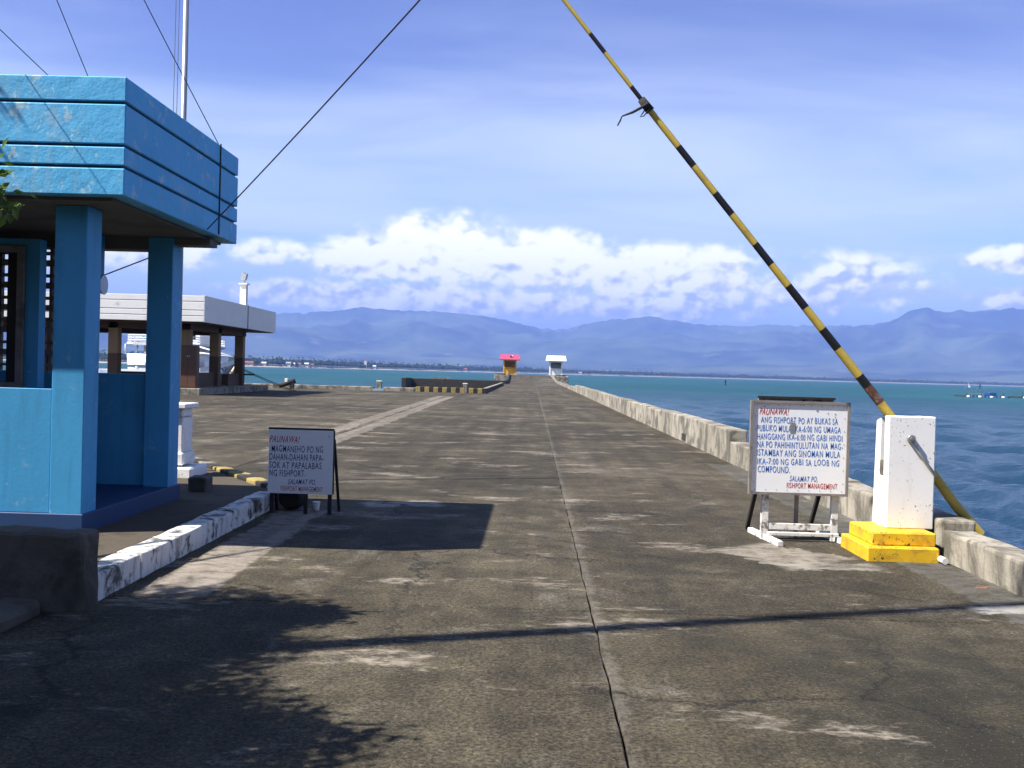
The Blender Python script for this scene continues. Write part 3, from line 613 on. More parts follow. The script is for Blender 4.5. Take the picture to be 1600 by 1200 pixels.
# ------------------------------------------------------------------ gate pillars and barrier
def pillar():
    t = thing('barrier_pillar', 'white slotted barrier pillar on a stepped yellow base by the sea wall', 'pillar', (3.4, 9.5, 0))
    B('lower_step', YEL, t, (3.02, 3.66, 9.16, 9.95, -.02, .13), bevel=.012, r=(.12, .004, 6, 1))
    B('upper_step', YEL, t, (3.09, 3.665, 9.26, 9.93, .128, .25), bevel=.012, r=(.12, .004, 6, 2))
    B('shaft', WHITE, t, (3.303, 3.732, 9.63, 9.79, .248, .72))
    B('front_plate', WHITE, t, (3.3, 3.735, 9.52, 9.635, .248, 1.29), bevel=.01)
    bm = bmesh.new(); box(bm, 3.3, 3.735, 9.785, 9.908, .248, 1.285, bevel=.01)
    for v in bm.verts:
        if v.co.z > 1.25 and v.co.x < 3.4: v.co.z -= .02; v.co.x += .015
    obj('back_plate', bm, WHITE, t)
    B('slot_rubble', CONCD, t, (3.32, 3.4, 9.638, 9.782, .71, .86), r=(.03, .012, 20, 3))
    T('drain_pipe', WHITE, t, [(3.66, 9.3, .045), (3.68, 9.08, .035)], .03, 12)
    # barrier arm, pivoted in the slot
    PX = lambda px: (px - 832 - .0274 * (582 - (px - 877) * 1.263)) / 1600 * 9.71
    KEY = [(-1.0, 6.6), (.18, 5.14), (1.01, 4.13), (3.39, 1.27), (4.22, .19)]
    def zof(x): return lerp_table(KEY, x)
    def rad(x): return lerp_table([(-1, .017), (.98, .021), (1.03, .03), (2.2, .034), (3.2, .043), (4.2, .047)], x)
    a = thing('barrier_arm', 'long raised barrier arm banded yellow and black, pivoting in the white pillar', 'barrier', (3.6, 9.71, 1))
    segs = [(700, 877, POLEY), (877, 921, POLEY), (921, 944, POLEB), (944, 985, POLEY), (985, 1012, POLEB), (1012, 1058, POLEY), (1058, 1082, POLEB), (1082, 1115, POLEY), (1115, 1141, POLEB), (1141, 1177, POLEY), (1177, 1202, POLEB),
            (1202, 1228, POLEY), (1228, 1255, POLEB), (1255, 1281, POLEY), (1281, 1305, POLEB), (1305, 1338, POLEY), (1338, 1351, POLEB), (1351, 1371, RUST), (1371, 1526, POLEY)]
    for p0, p1, m in segs:
        xs = [PX(p0) + (PX(p1) - PX(p0)) * k / 4 for k in range(5)]
        T('arm_band', m, a, [(x, 9.71, zof(x)) for x in xs], [rad(x) for x in xs], 14, True, False)
    kx = .99; kz = zof(kx)
    T('knotted_rope', ROPE, a, [(kx + .03, 9.66, kz), (kx - .02, 9.66, kz - .03), (kx - .12, 9.65, kz - .09), (kx - .22, 9.65, kz - .13), (kx - .235, 9.65, kz - .17), (kx - .26, 9.65, kz - .22)], [.02, .014, .012, .007, .008, .006], 6)
    T('rope_loop', ROPE, a, [(kx + .02, 9.665, kz - .02), (kx - .03, 9.66, kz - .1), (kx - .05, 9.66, kz - .13), (kx - .015, 9.66, kz - .12), (kx + .04, 9.665, kz - .05)], .006, 6)
    T('rope_wrap', ROPE, a, [(kx - .04, 9.71, zof(kx - .04)), (kx + .05, 9.71, zof(kx + .05))], [.038, .044], 12)
    s = thing('stay_rod', 'thin grey steel rod pinned to the face of the white pillar', 'rod', (3.55, 9.5, 1))
    T('rod', STEEL, s, [(3.5, 9.495, 1.07), (3.62, 9.503, .9), (3.745, 9.508, .74)], .013, 8)
    T('pin', STEEL, s, [(3.5, 9.53, 1.085), (3.5, 9.475, 1.085)], .035, 12); T('nut', FRAMEW, s, [(3.5, 9.478, 1.085), (3.5, 9.462, 1.085)], .018, 6)
    t = thing('gate_pillar', 'white capped pillar with stepped foot behind the guardhouse', 'pillar', (-4.55, 13.2, .14))
    B('foot', WHITE, t, (-5.0, -4.3, 12.88, 13.55, .12, .27), bevel=.02, r=(.15, .008, 4, 5)); B('base', WHITE, t, (-4.9, -4.43, 12.96, 13.43, .29, .45), bevel=.015)
    B('shaft', WHITE, t, (-4.87, -4.46, 13.0, 13.4, .445, .9), bevel=.01); B('neck', WHITE, t, (-4.865, -4.465, 13.005, 13.395, .905, 1.02), bevel=.01); B('cap', WHITE, t, (-4.93, -4.4, 12.94, 13.46, 1.015, 1.08), bevel=.012)
pillar()

# ------------------------------------------------------------------ notice boards
def text(body, x, z, y, w, h, m, parent, shear=0, name='lettering', wt=.006):
    cu = bpy.data.curves.new('t', 'FONT'); cu.body = body; cu.size = 1; cu.shear = shear; cu.offset = wt; cu.resolution_u = 3; cu.extrude = 0; cu.space_character = 1.14
    o = bpy.data.objects.new('t', cu); C.objects.link(o); dg = bpy.context.evaluated_depsgraph_get()
    me = bpy.data.meshes.new_from_object(o.evaluated_get(dg)); bpy.data.objects.remove(o); bpy.data.curves.remove(cu)
    xs = [v.co.x for v in me.vertices]; ys = [v.co.y for v in me.vertices]
    sx = w / (max(xs) - min(xs)); base = 0; top = .67; sz = h / top
    for v in me.vertices:
        u = (v.co.x - min(xs)) * sx; k = v.co.y * sz
        k += .007 * noise.noise(Vector((u * 16, z * 31, 0))) + .002 * noise.noise(Vector((u * 60, k * 60, 3))); u += .0045 * noise.noise(Vector((u * 17, z * 27, 5)))
        v.co = Vector((x + u, y, z + k))
    me.materials.append(m); ob = bpy.data.objects.new(name, me); C.objects.link(ob); ob.parent = parent; ob.matrix_parent_inverse = parent.matrix_world.inverted()
    return ob
def sign_right():
    Y = 10.2; t = thing('notice_board', 'large white framed notice board with blue text about opening hours', 'sign', (2.66, Y, 0))
    XL, XR, ZB, ZT = 2.17, 3.15, .455, 1.385
    bd = B('board', BOARD, t, (XL + .025, XR - .025, Y, Y + .012, ZB + .022, ZT - .022))
    B('frame', FRAMEW, bd, (XL, XL + .026, Y - .018, Y + .03, ZB, ZT), (XR - .026, XR, Y - .018, Y + .03, ZB, ZT), (XL + .0265, XR - .0265, Y - .016, Y + .028, ZT - .024, ZT), (XL + .0265, XR - .0265, Y - .016, Y + .028, ZB, ZB + .024))
    def P(px, py): return ((1160 + px / 6.6667 - 832) / 1600 * Y, 1.6 - ((610 + py / 6.6667) - (581 + .0274 * (1160 + px / 6.6667 - 800))) / 1600 * Y)
    L = [('PAUNAWA!', 172, 480, 247, 66, INKR, .35), ('ANG FISHPORT PO AY BUKAS SA', 190, 985, 333, 62, INKB, 0), ('PUBLIKO MULA IKA-6:00 NG UMAGA', 152, 1018, 420, 64, INKB, 0), ('HANGGANG IKA-6:00 NG GABI HINDI', 157, 1036, 505, 62, INKB, 0),
         ('NA PO PAHIHINTULUTAN NA MAG-', 160, 1045, 590, 64, INKB, 0), ('ISTAMBAY ANG SINOMAN MULA', 162, 1016, 676, 66, INKB, 0), ('IKA-7:00 NG GABI SA LOOB NG', 165, 1012, 762, 62, INKB, 0), ('COMPOUND.', 172, 505, 848, 66, INKB, 0),
         ('SALAMAT PO,', 505, 795, 940, 54, INKB, .25), ('FISHPORT MANAGEMENT', 478, 998, 1012, 54, INKR, 0)]
    for s, a, b, y, h, m, sh in L:
        xa, z = P(a, y); xb, _ = P(b, y); text(s, xa, z, Y - .0015, xb - xa, h / 6.6667 / 1600 * Y, m, bd, sh)
    xa, za = P(495, 335); xb, zb = P(548, 440); B('torn_patch', STEEL, bd, (xa, xb, Y - .004, Y - .0022, zb, za))
    xa, za = P(520, 325); B('patch_tack', FRAMEW, bd, (xa - .016, xa + .014, Y - .006, Y - .0042, za, za + .007))
    rr = random.Random(2)
    for k in range(9):
        for zz in (ZB + .045, ZT - .045): x = XL + .06 + k * .107; B('nail', DARKW, bd, (x, x + .005, Y - .004, Y - .001, zz, zz + .006))
    for k in range(6):
        for x in (XL + .047, XR - .053): zz = ZB + .12 + k * .13; B('nail', DARKW, bd, (x, x + .005, Y - .004, Y - .001, zz, zz + .006))
    for px, py, s in ((230, 165, .014), (625, 155, .012), (770, 210, .016), (880, 235, .009), (955, 245, .011), (955, 275, .008)):
        x, z = P(px, py); B('scuff', FRAMEW, bd, (x - s / 2, x + s / 2, Y - .0035, Y - .001, z - s / 3, z + s / 3))
    # legs, back panel and skids
    for x in (2.315, 3.005): B('leg', WOODW, t, (x, x + .07, Y + .031, Y + .085, -.005, ZB + .3), bevel=.004)
    B('back_panel', WOODW, t, (2.27, 3.02, Y + .12, Y + .132, .62, 1.425)); B('back_rail', DARKW, t, (2.26, 3.03, Y + .086, Y + .119, 1.405, 1.428))
    T('rear_strut', FRAMEW, t, [(2.69, Y + .15, .75), (2.7, Y + .2, .0)], .025, 4, False)
    for x in (2.33, 2.98): T('brace', DARKW, t, [(x, Y + .14, .75), (x - .03, Y + .62, .02)], .026, 4, False)
    B('cross_bar', WOODW, t, (2.386, 3.004, Y + .035, Y + .08, .1, .165), bevel=.004); B('lower_bar', WOODW, t, (2.36, 3.06, Y - .06, Y - .015, .055, .09), bevel=.004)
    for x in (2.33, 3.035):
        bm = bmesh.new(); box(bm, 0, .06, -.42, .45, 0, .054, bevel=.006)
        bmesh.ops.transform(bm, matrix=Matrix.Translation((x, Y + .03, -.002)) @ Matrix.Rotation(R(7), 4, 'Z'), verts=bm.verts[:]); obj('skid', bm, WOODW, t)
sign_right()
def sign_left():
    Y = 11.0; t = thing('notice_board', 'smaller shaded white notice board beside the kerb asking drivers to go slowly', 'sign', (-2.5, Y, 0))
    XL, XR, ZB, ZT = -2.83, -2.13, .22, .91
    bd = B('board', BOARD, t, (XL, XR, Y, Y + .015, ZB, ZT), bevel=.002)
    B('edge_strip', DARKW, bd, (XL - .006, XR + .004, Y + .002, Y + .035, ZT, ZT + .02), (XR + .0005, XR + .012, Y + .002, Y + .035, ZB, ZT))
    def P(px, py): return ((400 + px / 6.667 - 832) / 1600 * Y, 1.6 - ((650 + py / 6.667) - (581 + .0274 * (400 + px / 6.667 - 800))) / 1600 * Y)
    for s, a, b, y, h, m, sh in [('PAUNAWA!', 145, 462, 274, 66, INKR, .35), ('MAGMANEHO PO NG', 168, 708, 376, 66, INKN, 0), ('DAHAN-DAHAN PAPA-', 146, 715, 462, 66, INKN, 0), ('SOK AT PAPALABAS', 150, 695, 546, 66, INKN, 0), ('NG FISHPORT.', 152, 530, 628, 64, INKN, 0),
                                 ('SALAMAT PO,', 348, 640, 716, 52, INKN, .25), ('FISHPORT MANAGEMENT', 275, 715, 786, 50, INKR, 0)]:
        xa, z = P(a, y); xb, _ = P(b, y); text(s, xa, z, Y - .0015, xb - xa, h / 6.667 / 1600 * Y, m, bd, sh)
    B('nail', DARKW, bd, (XR - .05, XR - .044, Y - .004, Y - .001, ZT - .07, ZT - .05))
    for x in (XL + .02, XR - .05): B('leg', DARKW, t, (x, x + .04, Y + .016, Y + .05, -.005, ZT - .02))
    B('middle_leg', DARKW, t, (-2.44, -2.4, Y + .016, Y + .05, -.005, ZT - .02))
    for x in (XL + .03, XR + .02): T('rear_leg', DARKW, t, [(x - .02, Y + .05, ZT - .1), (x + .005, Y + .3, .0)], .02, 4, False)
    b = thing('plastic_pail', 'black plastic pail lying on its side under the left notice board', 'pail', (-2.62, 11.3, 0))
    bm = bmesh.new(); prof = [(0, .1), (.02, .125), (.2, .14), (.22, .15), (.24, .15)]; tube(bm, [(-2.64, 11.2 + d, .148) for d, _ in prof], [r for _, r in prof], 22); obj('body', bm, DARKW, b, True)
    T('handle', STEEL, b, [(-2.78, 11.43, .15), (-2.76, 11.5, .2), (-2.64, 11.53, .24), (-2.52, 11.5, .2), (-2.5, 11.43, .15)], .004, 6)
    bm = bmesh.new(); tube(bm, [(-2.36, 11.3, 0), (-2.36, 11.3, .03), (-2.36, 11.3, .09), (-2.36, 11.3, .1)], [.03, .034, .042, .044], 14); tag(obj('white_cup', bm, WHITE, smooth=True), 'small white cup on the ground beside the black pail', 'cup')
sign_left()

# ------------------------------------------------------------------ white roofed shed
def shed():
    t = thing('open_shed', 'open sided shed with white boarded fascia roof and brown columns', 'shed', (-24, 57, 0))
    X0, X1, Y0, Y1, ZB, ZT = -40, -16.35, 50.4, 64.4, 3.64, 4.96
    core = B('roof_core', SHEDW, t, (X0 + .05, X1 - .002, Y0 + .05, Y1, ZB + .02, ZT - .02))
    ed = [ZT, 4.65, 4.22, 3.94, ZB]
    for a, b in zip(ed, ed[1:]): B('fascia_board', SHEDW, core, (X0, X1, Y0, Y0 + .049, b + .02, a - .02), bevel=.01)
    B('fascia_board', SHEDW, core, (X1, X1 + .03, Y0, Y1, ZB, ZT), bevel=.01)
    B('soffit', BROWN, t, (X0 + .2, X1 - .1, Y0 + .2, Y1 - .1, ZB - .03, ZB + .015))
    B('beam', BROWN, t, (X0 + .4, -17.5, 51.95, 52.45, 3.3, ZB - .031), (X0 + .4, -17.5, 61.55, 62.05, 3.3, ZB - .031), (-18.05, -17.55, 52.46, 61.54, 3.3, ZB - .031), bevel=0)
    for x in (-17.8, -21.5, -25.4, -29.3, -33.2):
        for y in (52.2, 57, 61.8):
            if y == 57 and x < -18: continue
            B('column', CREAM, t, (x - .25, x + .25, y - .25, y + .25, 2.0, ZB - .02), bevel=.01); B('column_base', BROWN, t, (x - .255, x + .255, y - .255, y + .255, .33, 2.005), bevel=.01)
    B('platform', CONC, t, (X0, -16.6, 50.8, 64, -.03, .34), bevel=.03)
    for hw_ in ((-17.86, -17.74, 57.26, 58.1, .33, 1.05), (-17.86, -17.74, 59.4, 61.54, .33, 1.05), (-17.86, -17.74, 52.46, 56.7, .33, 1.1), (-25.1, -18.06, 61.74, 61.86, .33, 1.0)): B('half_wall', BROWN, t, hw_)
    B('handrail', BROWN, t, (-17.5, -16.9, 61.7, 61.9, .95, 1.05))
    c = thing('storage_cabinet', 'brown two door wooden cabinet on the shed platform', 'cabinet', (-17.5, 51.3, .34))
    B('carcass', CAB, c, (-17.75, -16.92, 51.15, 51.65, .335, 2.5), bevel=.01)
    for a in (-17.73, -17.33): B('upper_door', BROWN, c, (a, a + .385, 51.12, 51.149, 1.45, 2.46)); B('lower_door', CAB, c, (a, a + .385, 51.12, 51.149, .4, 1.42))
    for a in (-17.39, -17.29): B('knob', STEEL, c, (a, a + .04, 51.09, 51.119, 1.9, 1.98))
    f = thing('floodlight_post', 'square white roof post with a floodlight on top of the shed', 'light', (-16.5, 58, 4.9))
    B('post', SHEDW, f, (-16.75, -16.4, 57.9, 58.25, 4.88, 6.15), bevel=.01); B('cap', SHEDW, f, (-16.82, -16.33, 57.83, 58.32, 6.14, 6.22)); T('stem', STEEL, f, [(-16.57, 58.05, 6.2), (-16.57, 58.05, 6.5)], .06, 8)
    bm = bmesh.new(); box(bm, -.16, .16, -.1, .12, -.2, .2, bevel=.03); bmesh.ops.transform(bm, matrix=Matrix.Translation((-16.56, 58, 6.6)) @ Matrix.Rotation(R(20), 4, 'Y') @ Matrix.Rotation(R(15), 4, 'X'), verts=bm.verts[:]); obj('lamp_head', bm, STEEL, f)
    B('conduit', WIRE, f, (-16.319, -16.29, 58.05, 58.1, 3.64, 4.98)); 
    for i, (x, y) in enumerate(((-14.9, 64.4), (-15.3, 64.9))):
        tag(T('mooring_rope', ROPE, None, sag((-17.52, 61.9, 1.3 - i * .08), (x, y, .0), .05), .022, 6), ('upper', 'lower')[i] + ' dark mooring rope stretched from the shed corner column to the ground', 'rope', 'mooring ropes by the shed')
shed()

# ------------------------------------------------------------------ boats
def outline(cx, cy, hw, L, k=1, n=28):
    pts = []
    for i in range(n):
        a = 2 * math.pi * i / n; c, s = math.cos(a), math.sin(a)
        e = .42 if s < 0 else .95
        pts.append((cx + hw * k * math.copysign(abs(c) ** e, c), cy + L / 2 * (1 if s > 0 else .99) * math.copysign(abs(s) ** e, s)))
    return pts
def ferry():
    cx, cy, hw, L = -31.4, 92, 2.75, 17
    t = thing('moored_ferry', 'white passenger boat with railed upper deck moored behind the shed', 'boat', (cx, cy, -2))
    bm = bmesh.new(); loft(bm, [[(x, y, z) for x, y in outline(cx, cy, hw, L, k)] for z, k in ((-3, .7), (-1.9, .86), (-.4, .95), (1.1, 1.0), (2.25, 1.04))]); h = obj('hull', bm, SHIPW, t, True)
    for z in (.55, 1.25): bm = bmesh.new(); loft(bm, [[(x, y, z + d) for x, y in outline(cx, cy, hw * 1.035, L + .1)] for d in (0, .09)]); obj('rubbing_strake', bm, SHIPB, h)
    B('deckhouse', SHIPW, t, (cx - 1.7, cx + 1.7, cy - 5.6, cy + 4, 2.2, 3.1)); 
    for x in (-2.55, -1.5, 1.5, 2.55):
        T('stanchion', SHIPW, t, [(cx + x, cy - 7.4 + (0 if abs(x) > 2 else -.4), 2.2), (cx + x, cy - 7.4, 3.05)], .06, 6)
    bm = bmesh.new(); loft(bm, [[(x, y, z) for x, y in outline(cx, cy - .6, hw * 1.0, L - 1, k)] for z, k in ((2.98, .97), (3.05, 1.03), (3.2, 1.03))]); obj('upper_deck', bm, SHIPW, t)
    ol = outline(cx, cy - .6, hw * .99, L - 1.3); r = bmesh.new()
    for z in (3.4, 3.6, 3.8): tube(r, [(x, y, z) for x, y in ol + ol[:1]], .04, 5, False)
    for x, y in ol: tube(r, [(x, y, 3.15), (x, y, 3.82)], .045, 5)
    obj('railing', r, SHIPW, t)
    B('wheelhouse', SHIPW, t, (cx - 1.2, cx + 1.9, cy - 2, cy + 2.4, 3.2, 4.4)); B('wheelhouse_window', GLASSD, t, (cx - .8, cx + 1.5, cy - 2.03, cy - 1.99, 3.7, 4.2))
    T('mast', SHIPW, t, [(cx - .1, cy - 1, 4.3), (cx - .1, cy - 1, 7.4)], .05, 6); T('searchlight', mat('teal canvas', (.05, .3, .4), .6), t, [(cx - 1.5, cy - 6.4, 3.75), (cx - 1.1, cy - 6.4, 4.05)], .16, 10)
    tb = text('EXCANELLA', cx - .9, 1.78, cy - L / 2 * 1.0 - .03, 2.1, .3, SHIPB, h)
ferry()
def bangka():
    y = 79.5; t = thing('outrigger_boat', 'white outrigger fishing boat with masts moored behind the shed columns', 'boat', (-26, y, -2))
    bm = bmesh.new(); rings = []
    for x, hw, zb, zt in ((-34, .5, -1.6, .9), (-32, 1.1, -2.3, .9), (-28, 1.3, -2.4, .95), (-25.6, 1.1, -2.2, 1.15), (-24.3, .6, -1.3, 1.5), (-23.3, .1, .2, 1.85)):
        rings.append([(x, y - hw, zt), (x, y - hw * .9, (zb + zt) / 2), (x, y - hw * .3, zb), (x, y + hw * .3, zb), (x, y + hw * .9, (zb + zt) / 2), (x, y + hw, zt)])
    loft(bm, rings); h = obj('hull', bm, SHIPB, t, True)
    bm = bmesh.new(); loft(bm, [[(x, y - w, z), (x, y + w, z), (x, y + w, z + .35), (x, y - w, z + .35)] for x, w, z in ((-34, .55, .62), (-28, 1.36, .7), (-25.6, 1.16, .9), (-24.3, .64, 1.25), (-23.2, .12, 1.62))]); obj('gunwale', bm, SHIPW, h)
    B('cabin', SHIPW, t, (-29.5, -25.9, y - .9, y + .9, .9, 2.3), bevel=.08); B('cabin_window', GLASSD, t, (-26.9, -26.5, y - .93, y - .89, 1.5, 1.95), (-28.3, -27.9, y - .93, y - .89, 1.5, 1.95))
    B('awning', SHIPW, t, (-30, -25.6, y - 1.1, y + 1.1, 2.28, 2.38)); B('deck_gear', SHIPW, t, (-25.5, -24.9, y - .5, y + .4, 1.2, 1.75), (-24.8, -24.4, y - .3, y + .3, 1.45, 1.8), bevel=.06)
    mm = T('mast', SHIPW, t, [(-26.9, y, 2.2), (-26.9, y, 4.6)], .07, 6)
    for z in (3.2, 3.9, 4.3): T('crosstree', SHIPW, mm, [(-27.6, y, z), (-26.6, y, z)], .05, 5)
    T('second_mast', SHIPW, t, [(-27.5, y, 2.2), (-27.5, y, 4.4)], .08, 6)
    for x0, x1 in ((-26, -23.0), (-26.3, -23.1)): T('boom', SHIPW, t, [(x0, y - .4, 2.9 if x0 == -26 else 2.45), (x1, y - 1.4, 2.15)], .06, 6)
    for x in (-31, -27, -25): T('outrigger_arm', SHIPW, t, [(x, y + 3.5, -.6), (x, y, 1.2), (x, y - 3.0, -.8), (x, y - 3.4, -1.8)], .07, 6)
    for s in (-3.4, 3.5): T('outrigger_float', SHIPW, t, [(-33, y + s, -1.8), (-26, y + s, -1.9), (-23, y + s, -1.5)], .12, 8)
    T('bow_fender', mat('cream hose', (.6, .5, .35), .8), t, [(-24.9, y - 1.0, .1), (-24.3, y - .95, -.1), (-23.6, y - .6, .5), (-23.2, y - .15, 1.4)], .1, 8)
bangka()

# ------------------------------------------------------------------ kiosks on the pier head
def kiosk(cx, body, roofm, label, mark):
    y = 222; z = .94; t = thing('pier_kiosk', label, 'kiosk', (cx, y, z))
    B('floor', CONC, t, (cx - 1.75, cx + 1.75, y - 1.7, y + 1.7, z - .05, z + .15), bevel=.03)
    for x in (cx - 1.4, cx + 1.1):
        for yy in (y - 1.4, y + 1.1): B('corner_post', body, t, (x, x + .3, yy, yy + .3, z + .14, z + 3.25), bevel=.01)
    B('lower_wall', body, t, (cx - 1.098, cx + 1.098, y - 1.3, y - 1.15, z + .14, z + 1.5)); B('sill', body, t, (cx - 1.096, cx + 1.096, y - 1.42, y - 1.1, z + 1.5, z + 1.62))
    B('back_wall', body, t, (cx - 1.098, cx + 1.098, y + 1.15, y + 1.3, z + .14, z + 3.2)); B('side_wall', body, t, (cx - 1.3, cx - 1.15, y - 1.09, y + 1.09, z + .14, z + 3.2), (cx + 1.15, cx + 1.3, y - 1.09, y + 1.09, z + .14, z + 3.2))
    B('lintel', body, t, (cx - 1.098, cx + 1.098, y - 1.35, y - 1.12, z + 2.9, z + 3.22))
    bm = bmesh.new(); a = [(cx - 2.2, y - 2.1), (cx + 2.2, y - 2.1), (cx + 2.2, y + 2.1), (cx - 2.2, y + 2.1)]; k = [(cx - 2.0, y - .5), (cx + 2.0, y - .5), (cx + 2.0, y + .5), (cx - 2.0, y + .5)]
    loft(bm, [[(*p, z + 3.2) for p in a], [(*p, z + 3.34) for p in a], [(*p, z + 4.4) for p in k]]); rf = obj('roof', bm, roofm, t)
    if mark: T('roof_vent', DARKW, rf, [(cx + .2, y - 1.3, z + 3.8), (cx + .2, y - 1.5, z + 4.1)], .2, 8); T('vent_rim', WHITE, rf, [(cx + .45, y - 1.3, z + 3.8), (cx + .5, y - 1.5, z + 4.15)], .1, 8)
KW = mat('kiosk white', (.8, .81, .82), .6, .04, .5)
kiosk(-5.0, mat('kiosk yellow', (.72, .36, .03), .6, .1, .5), mat('kiosk pink roof', (.45, .055, .13), .6, .15, .5), 'yellow kiosk with pink roof at the far end of the pier', True)
kiosk(4.95, KW, mat('kiosk pale roof', (.78, .84, .84), .6, .04, .5), 'white kiosk with white roof at the far end of the pier', False)
def tyre_fender(x, y, label):
    t = thing('dock_fender', label, 'fender', (x, y, .9)); bm = bmesh.new()
    tube(bm, [(x + 1.0 * math.cos(a * math.pi / 8), y + .9 * math.sin(a * math.pi / 8), 1.0) for a in range(17)], .19, 8, False); obj('tyre', bm, DARKW, t, True)
    T('rope', ROPE, t, [(x, y - .9, 1.15), (x + .3, y - 1.2, .6)], .05, 6)
tyre_fender(-6.9, 219, 'black rubber tyre fender lying beside the yellow kiosk'); tyre_fender(5.9, 218.6, 'black rubber tyre fender lying beside the white kiosk')

# ------------------------------------------------------------------ the land behind the photographer, with an added tree belt
def hinterland():
    bm = bmesh.new(); box(bm, -400, 60, -600, -30.01, -5, -.02); struct(obj('ground', bm, DIRT))
    rr = random.Random(8); V, F = [], []  # unseen tree belt, put in to keep sky light off the scene
    for k in range(46):
        x = -75 + k * 2.6 + rr.uniform(-1, 1); y = -22 + rr.uniform(-4, 3); h = rr.uniform(8, 12.5)
        for _ in range(420):
            u = Vector((rr.gauss(0, 1), rr.gauss(0, 1), rr.gauss(0, 1))).normalized() * rr.random() ** .4
            c = Vector((x + u.x * 3.2, y + u.y * 2.6, h * .55 + u.z * h * .5)); d = Vector((rr.gauss(0, 1), rr.gauss(0, 1), rr.gauss(0, .6))).normalized() * .55; n = d.orthogonal() * .6; o = len(V)
            V.extend([c - d, c + n, c + d, c - n]); F.append((o, o + 1, o + 2, o + 3))
    me = bpy.data.meshes.new('sky_block_trees'); me.from_pydata(V, [], F); me.materials.append(LEAFD); o = bpy.data.objects.new('sky_block_trees', me); C.objects.link(o); o['kind'] = 'stuff'
    tag(o, 'unseen belt of trees added behind the port gate to block sky light', 'woodland')
hinterland()

# ------------------------------------------------------------------ poles, wires
def pole(name, x, y, h, r0, r1, label):
    t = thing(name, label, 'pole', (x, y, 0))
    T('shaft', TIMBER, t, [(x, y, -.05), (x, y, h * .5), (x, y, h)], [r0, (r0 + r1) / 2, r1], 14); B('cross_arm', TIMBER, t, (x - .7, x + .7, y - .05, y + .05, h - .55, h - .43))
    return t
UP = (-7.2, 3.73)
pole('utility_pole', *UP, 16.0, .135, .07, 'tall dark timber utility pole standing by the tree left of the road')
pole('utility_pole', 3.45, 1.35, 7.0, .1, .07, 'short timber utility pole standing beside the near sea wall')
def wire(a, b, s, r, label): tag(T('overhead_wire', WIRE, None, sag(a, b, s), r, 5), label, 'wire')
wire((-3.31, 10.25, 2.95), (3.45, 1.35, 6.45),   .12, .0065, 'thick black overhead wire rising from the guardhouse eave corner')
wire((-4.04, 8.9, 3.84), (UP[0], UP[1], 7.6), .03, .004, 'thin wire slanting from the guardhouse roof to the timber pole')
wire((-3.85, 8.9, 3.84), (UP[0], UP[1], 15.4), .05, .004, 'thin steep wire from the guardhouse roof to the pole top')
wire((-3.33, 10.64, 3.87), (UP[0], UP[1], 14.2), .25, .005, 'thin wire curving from the roof side edge past the flagpole')
wire((-3.95, 10.62, 2.72), (-4.58, 10.5, 2.43), .0, .007, 'short black cable between guardhouse column and loudspeaker')
f = thing('flagpole', 'tall grey steel flagpole rising behind the guardhouse roof', 'pole', (-4.8, 13.15, .14))
T('shaft', STEEL, f, [(-4.8, 13.75, .1), (-4.8, 13.75, 6.9)], [.042, .036], 14)
for dx in (-.14, -.09): T('halyard', WIRE, f, [(-4.8 + dx, 13.72, 1.4), (-4.8 + dx * .9, 13.72, 6.85)], .004, 5)
T('pulley', STEEL, f, [(-4.95, 13.75, 6.86), (-4.8, 13.75, 6.88)], .02, 6)
B('footing', CONC, f, (-5.0, -4.6, 13.6, 13.95, .12, .25), bevel=.02)

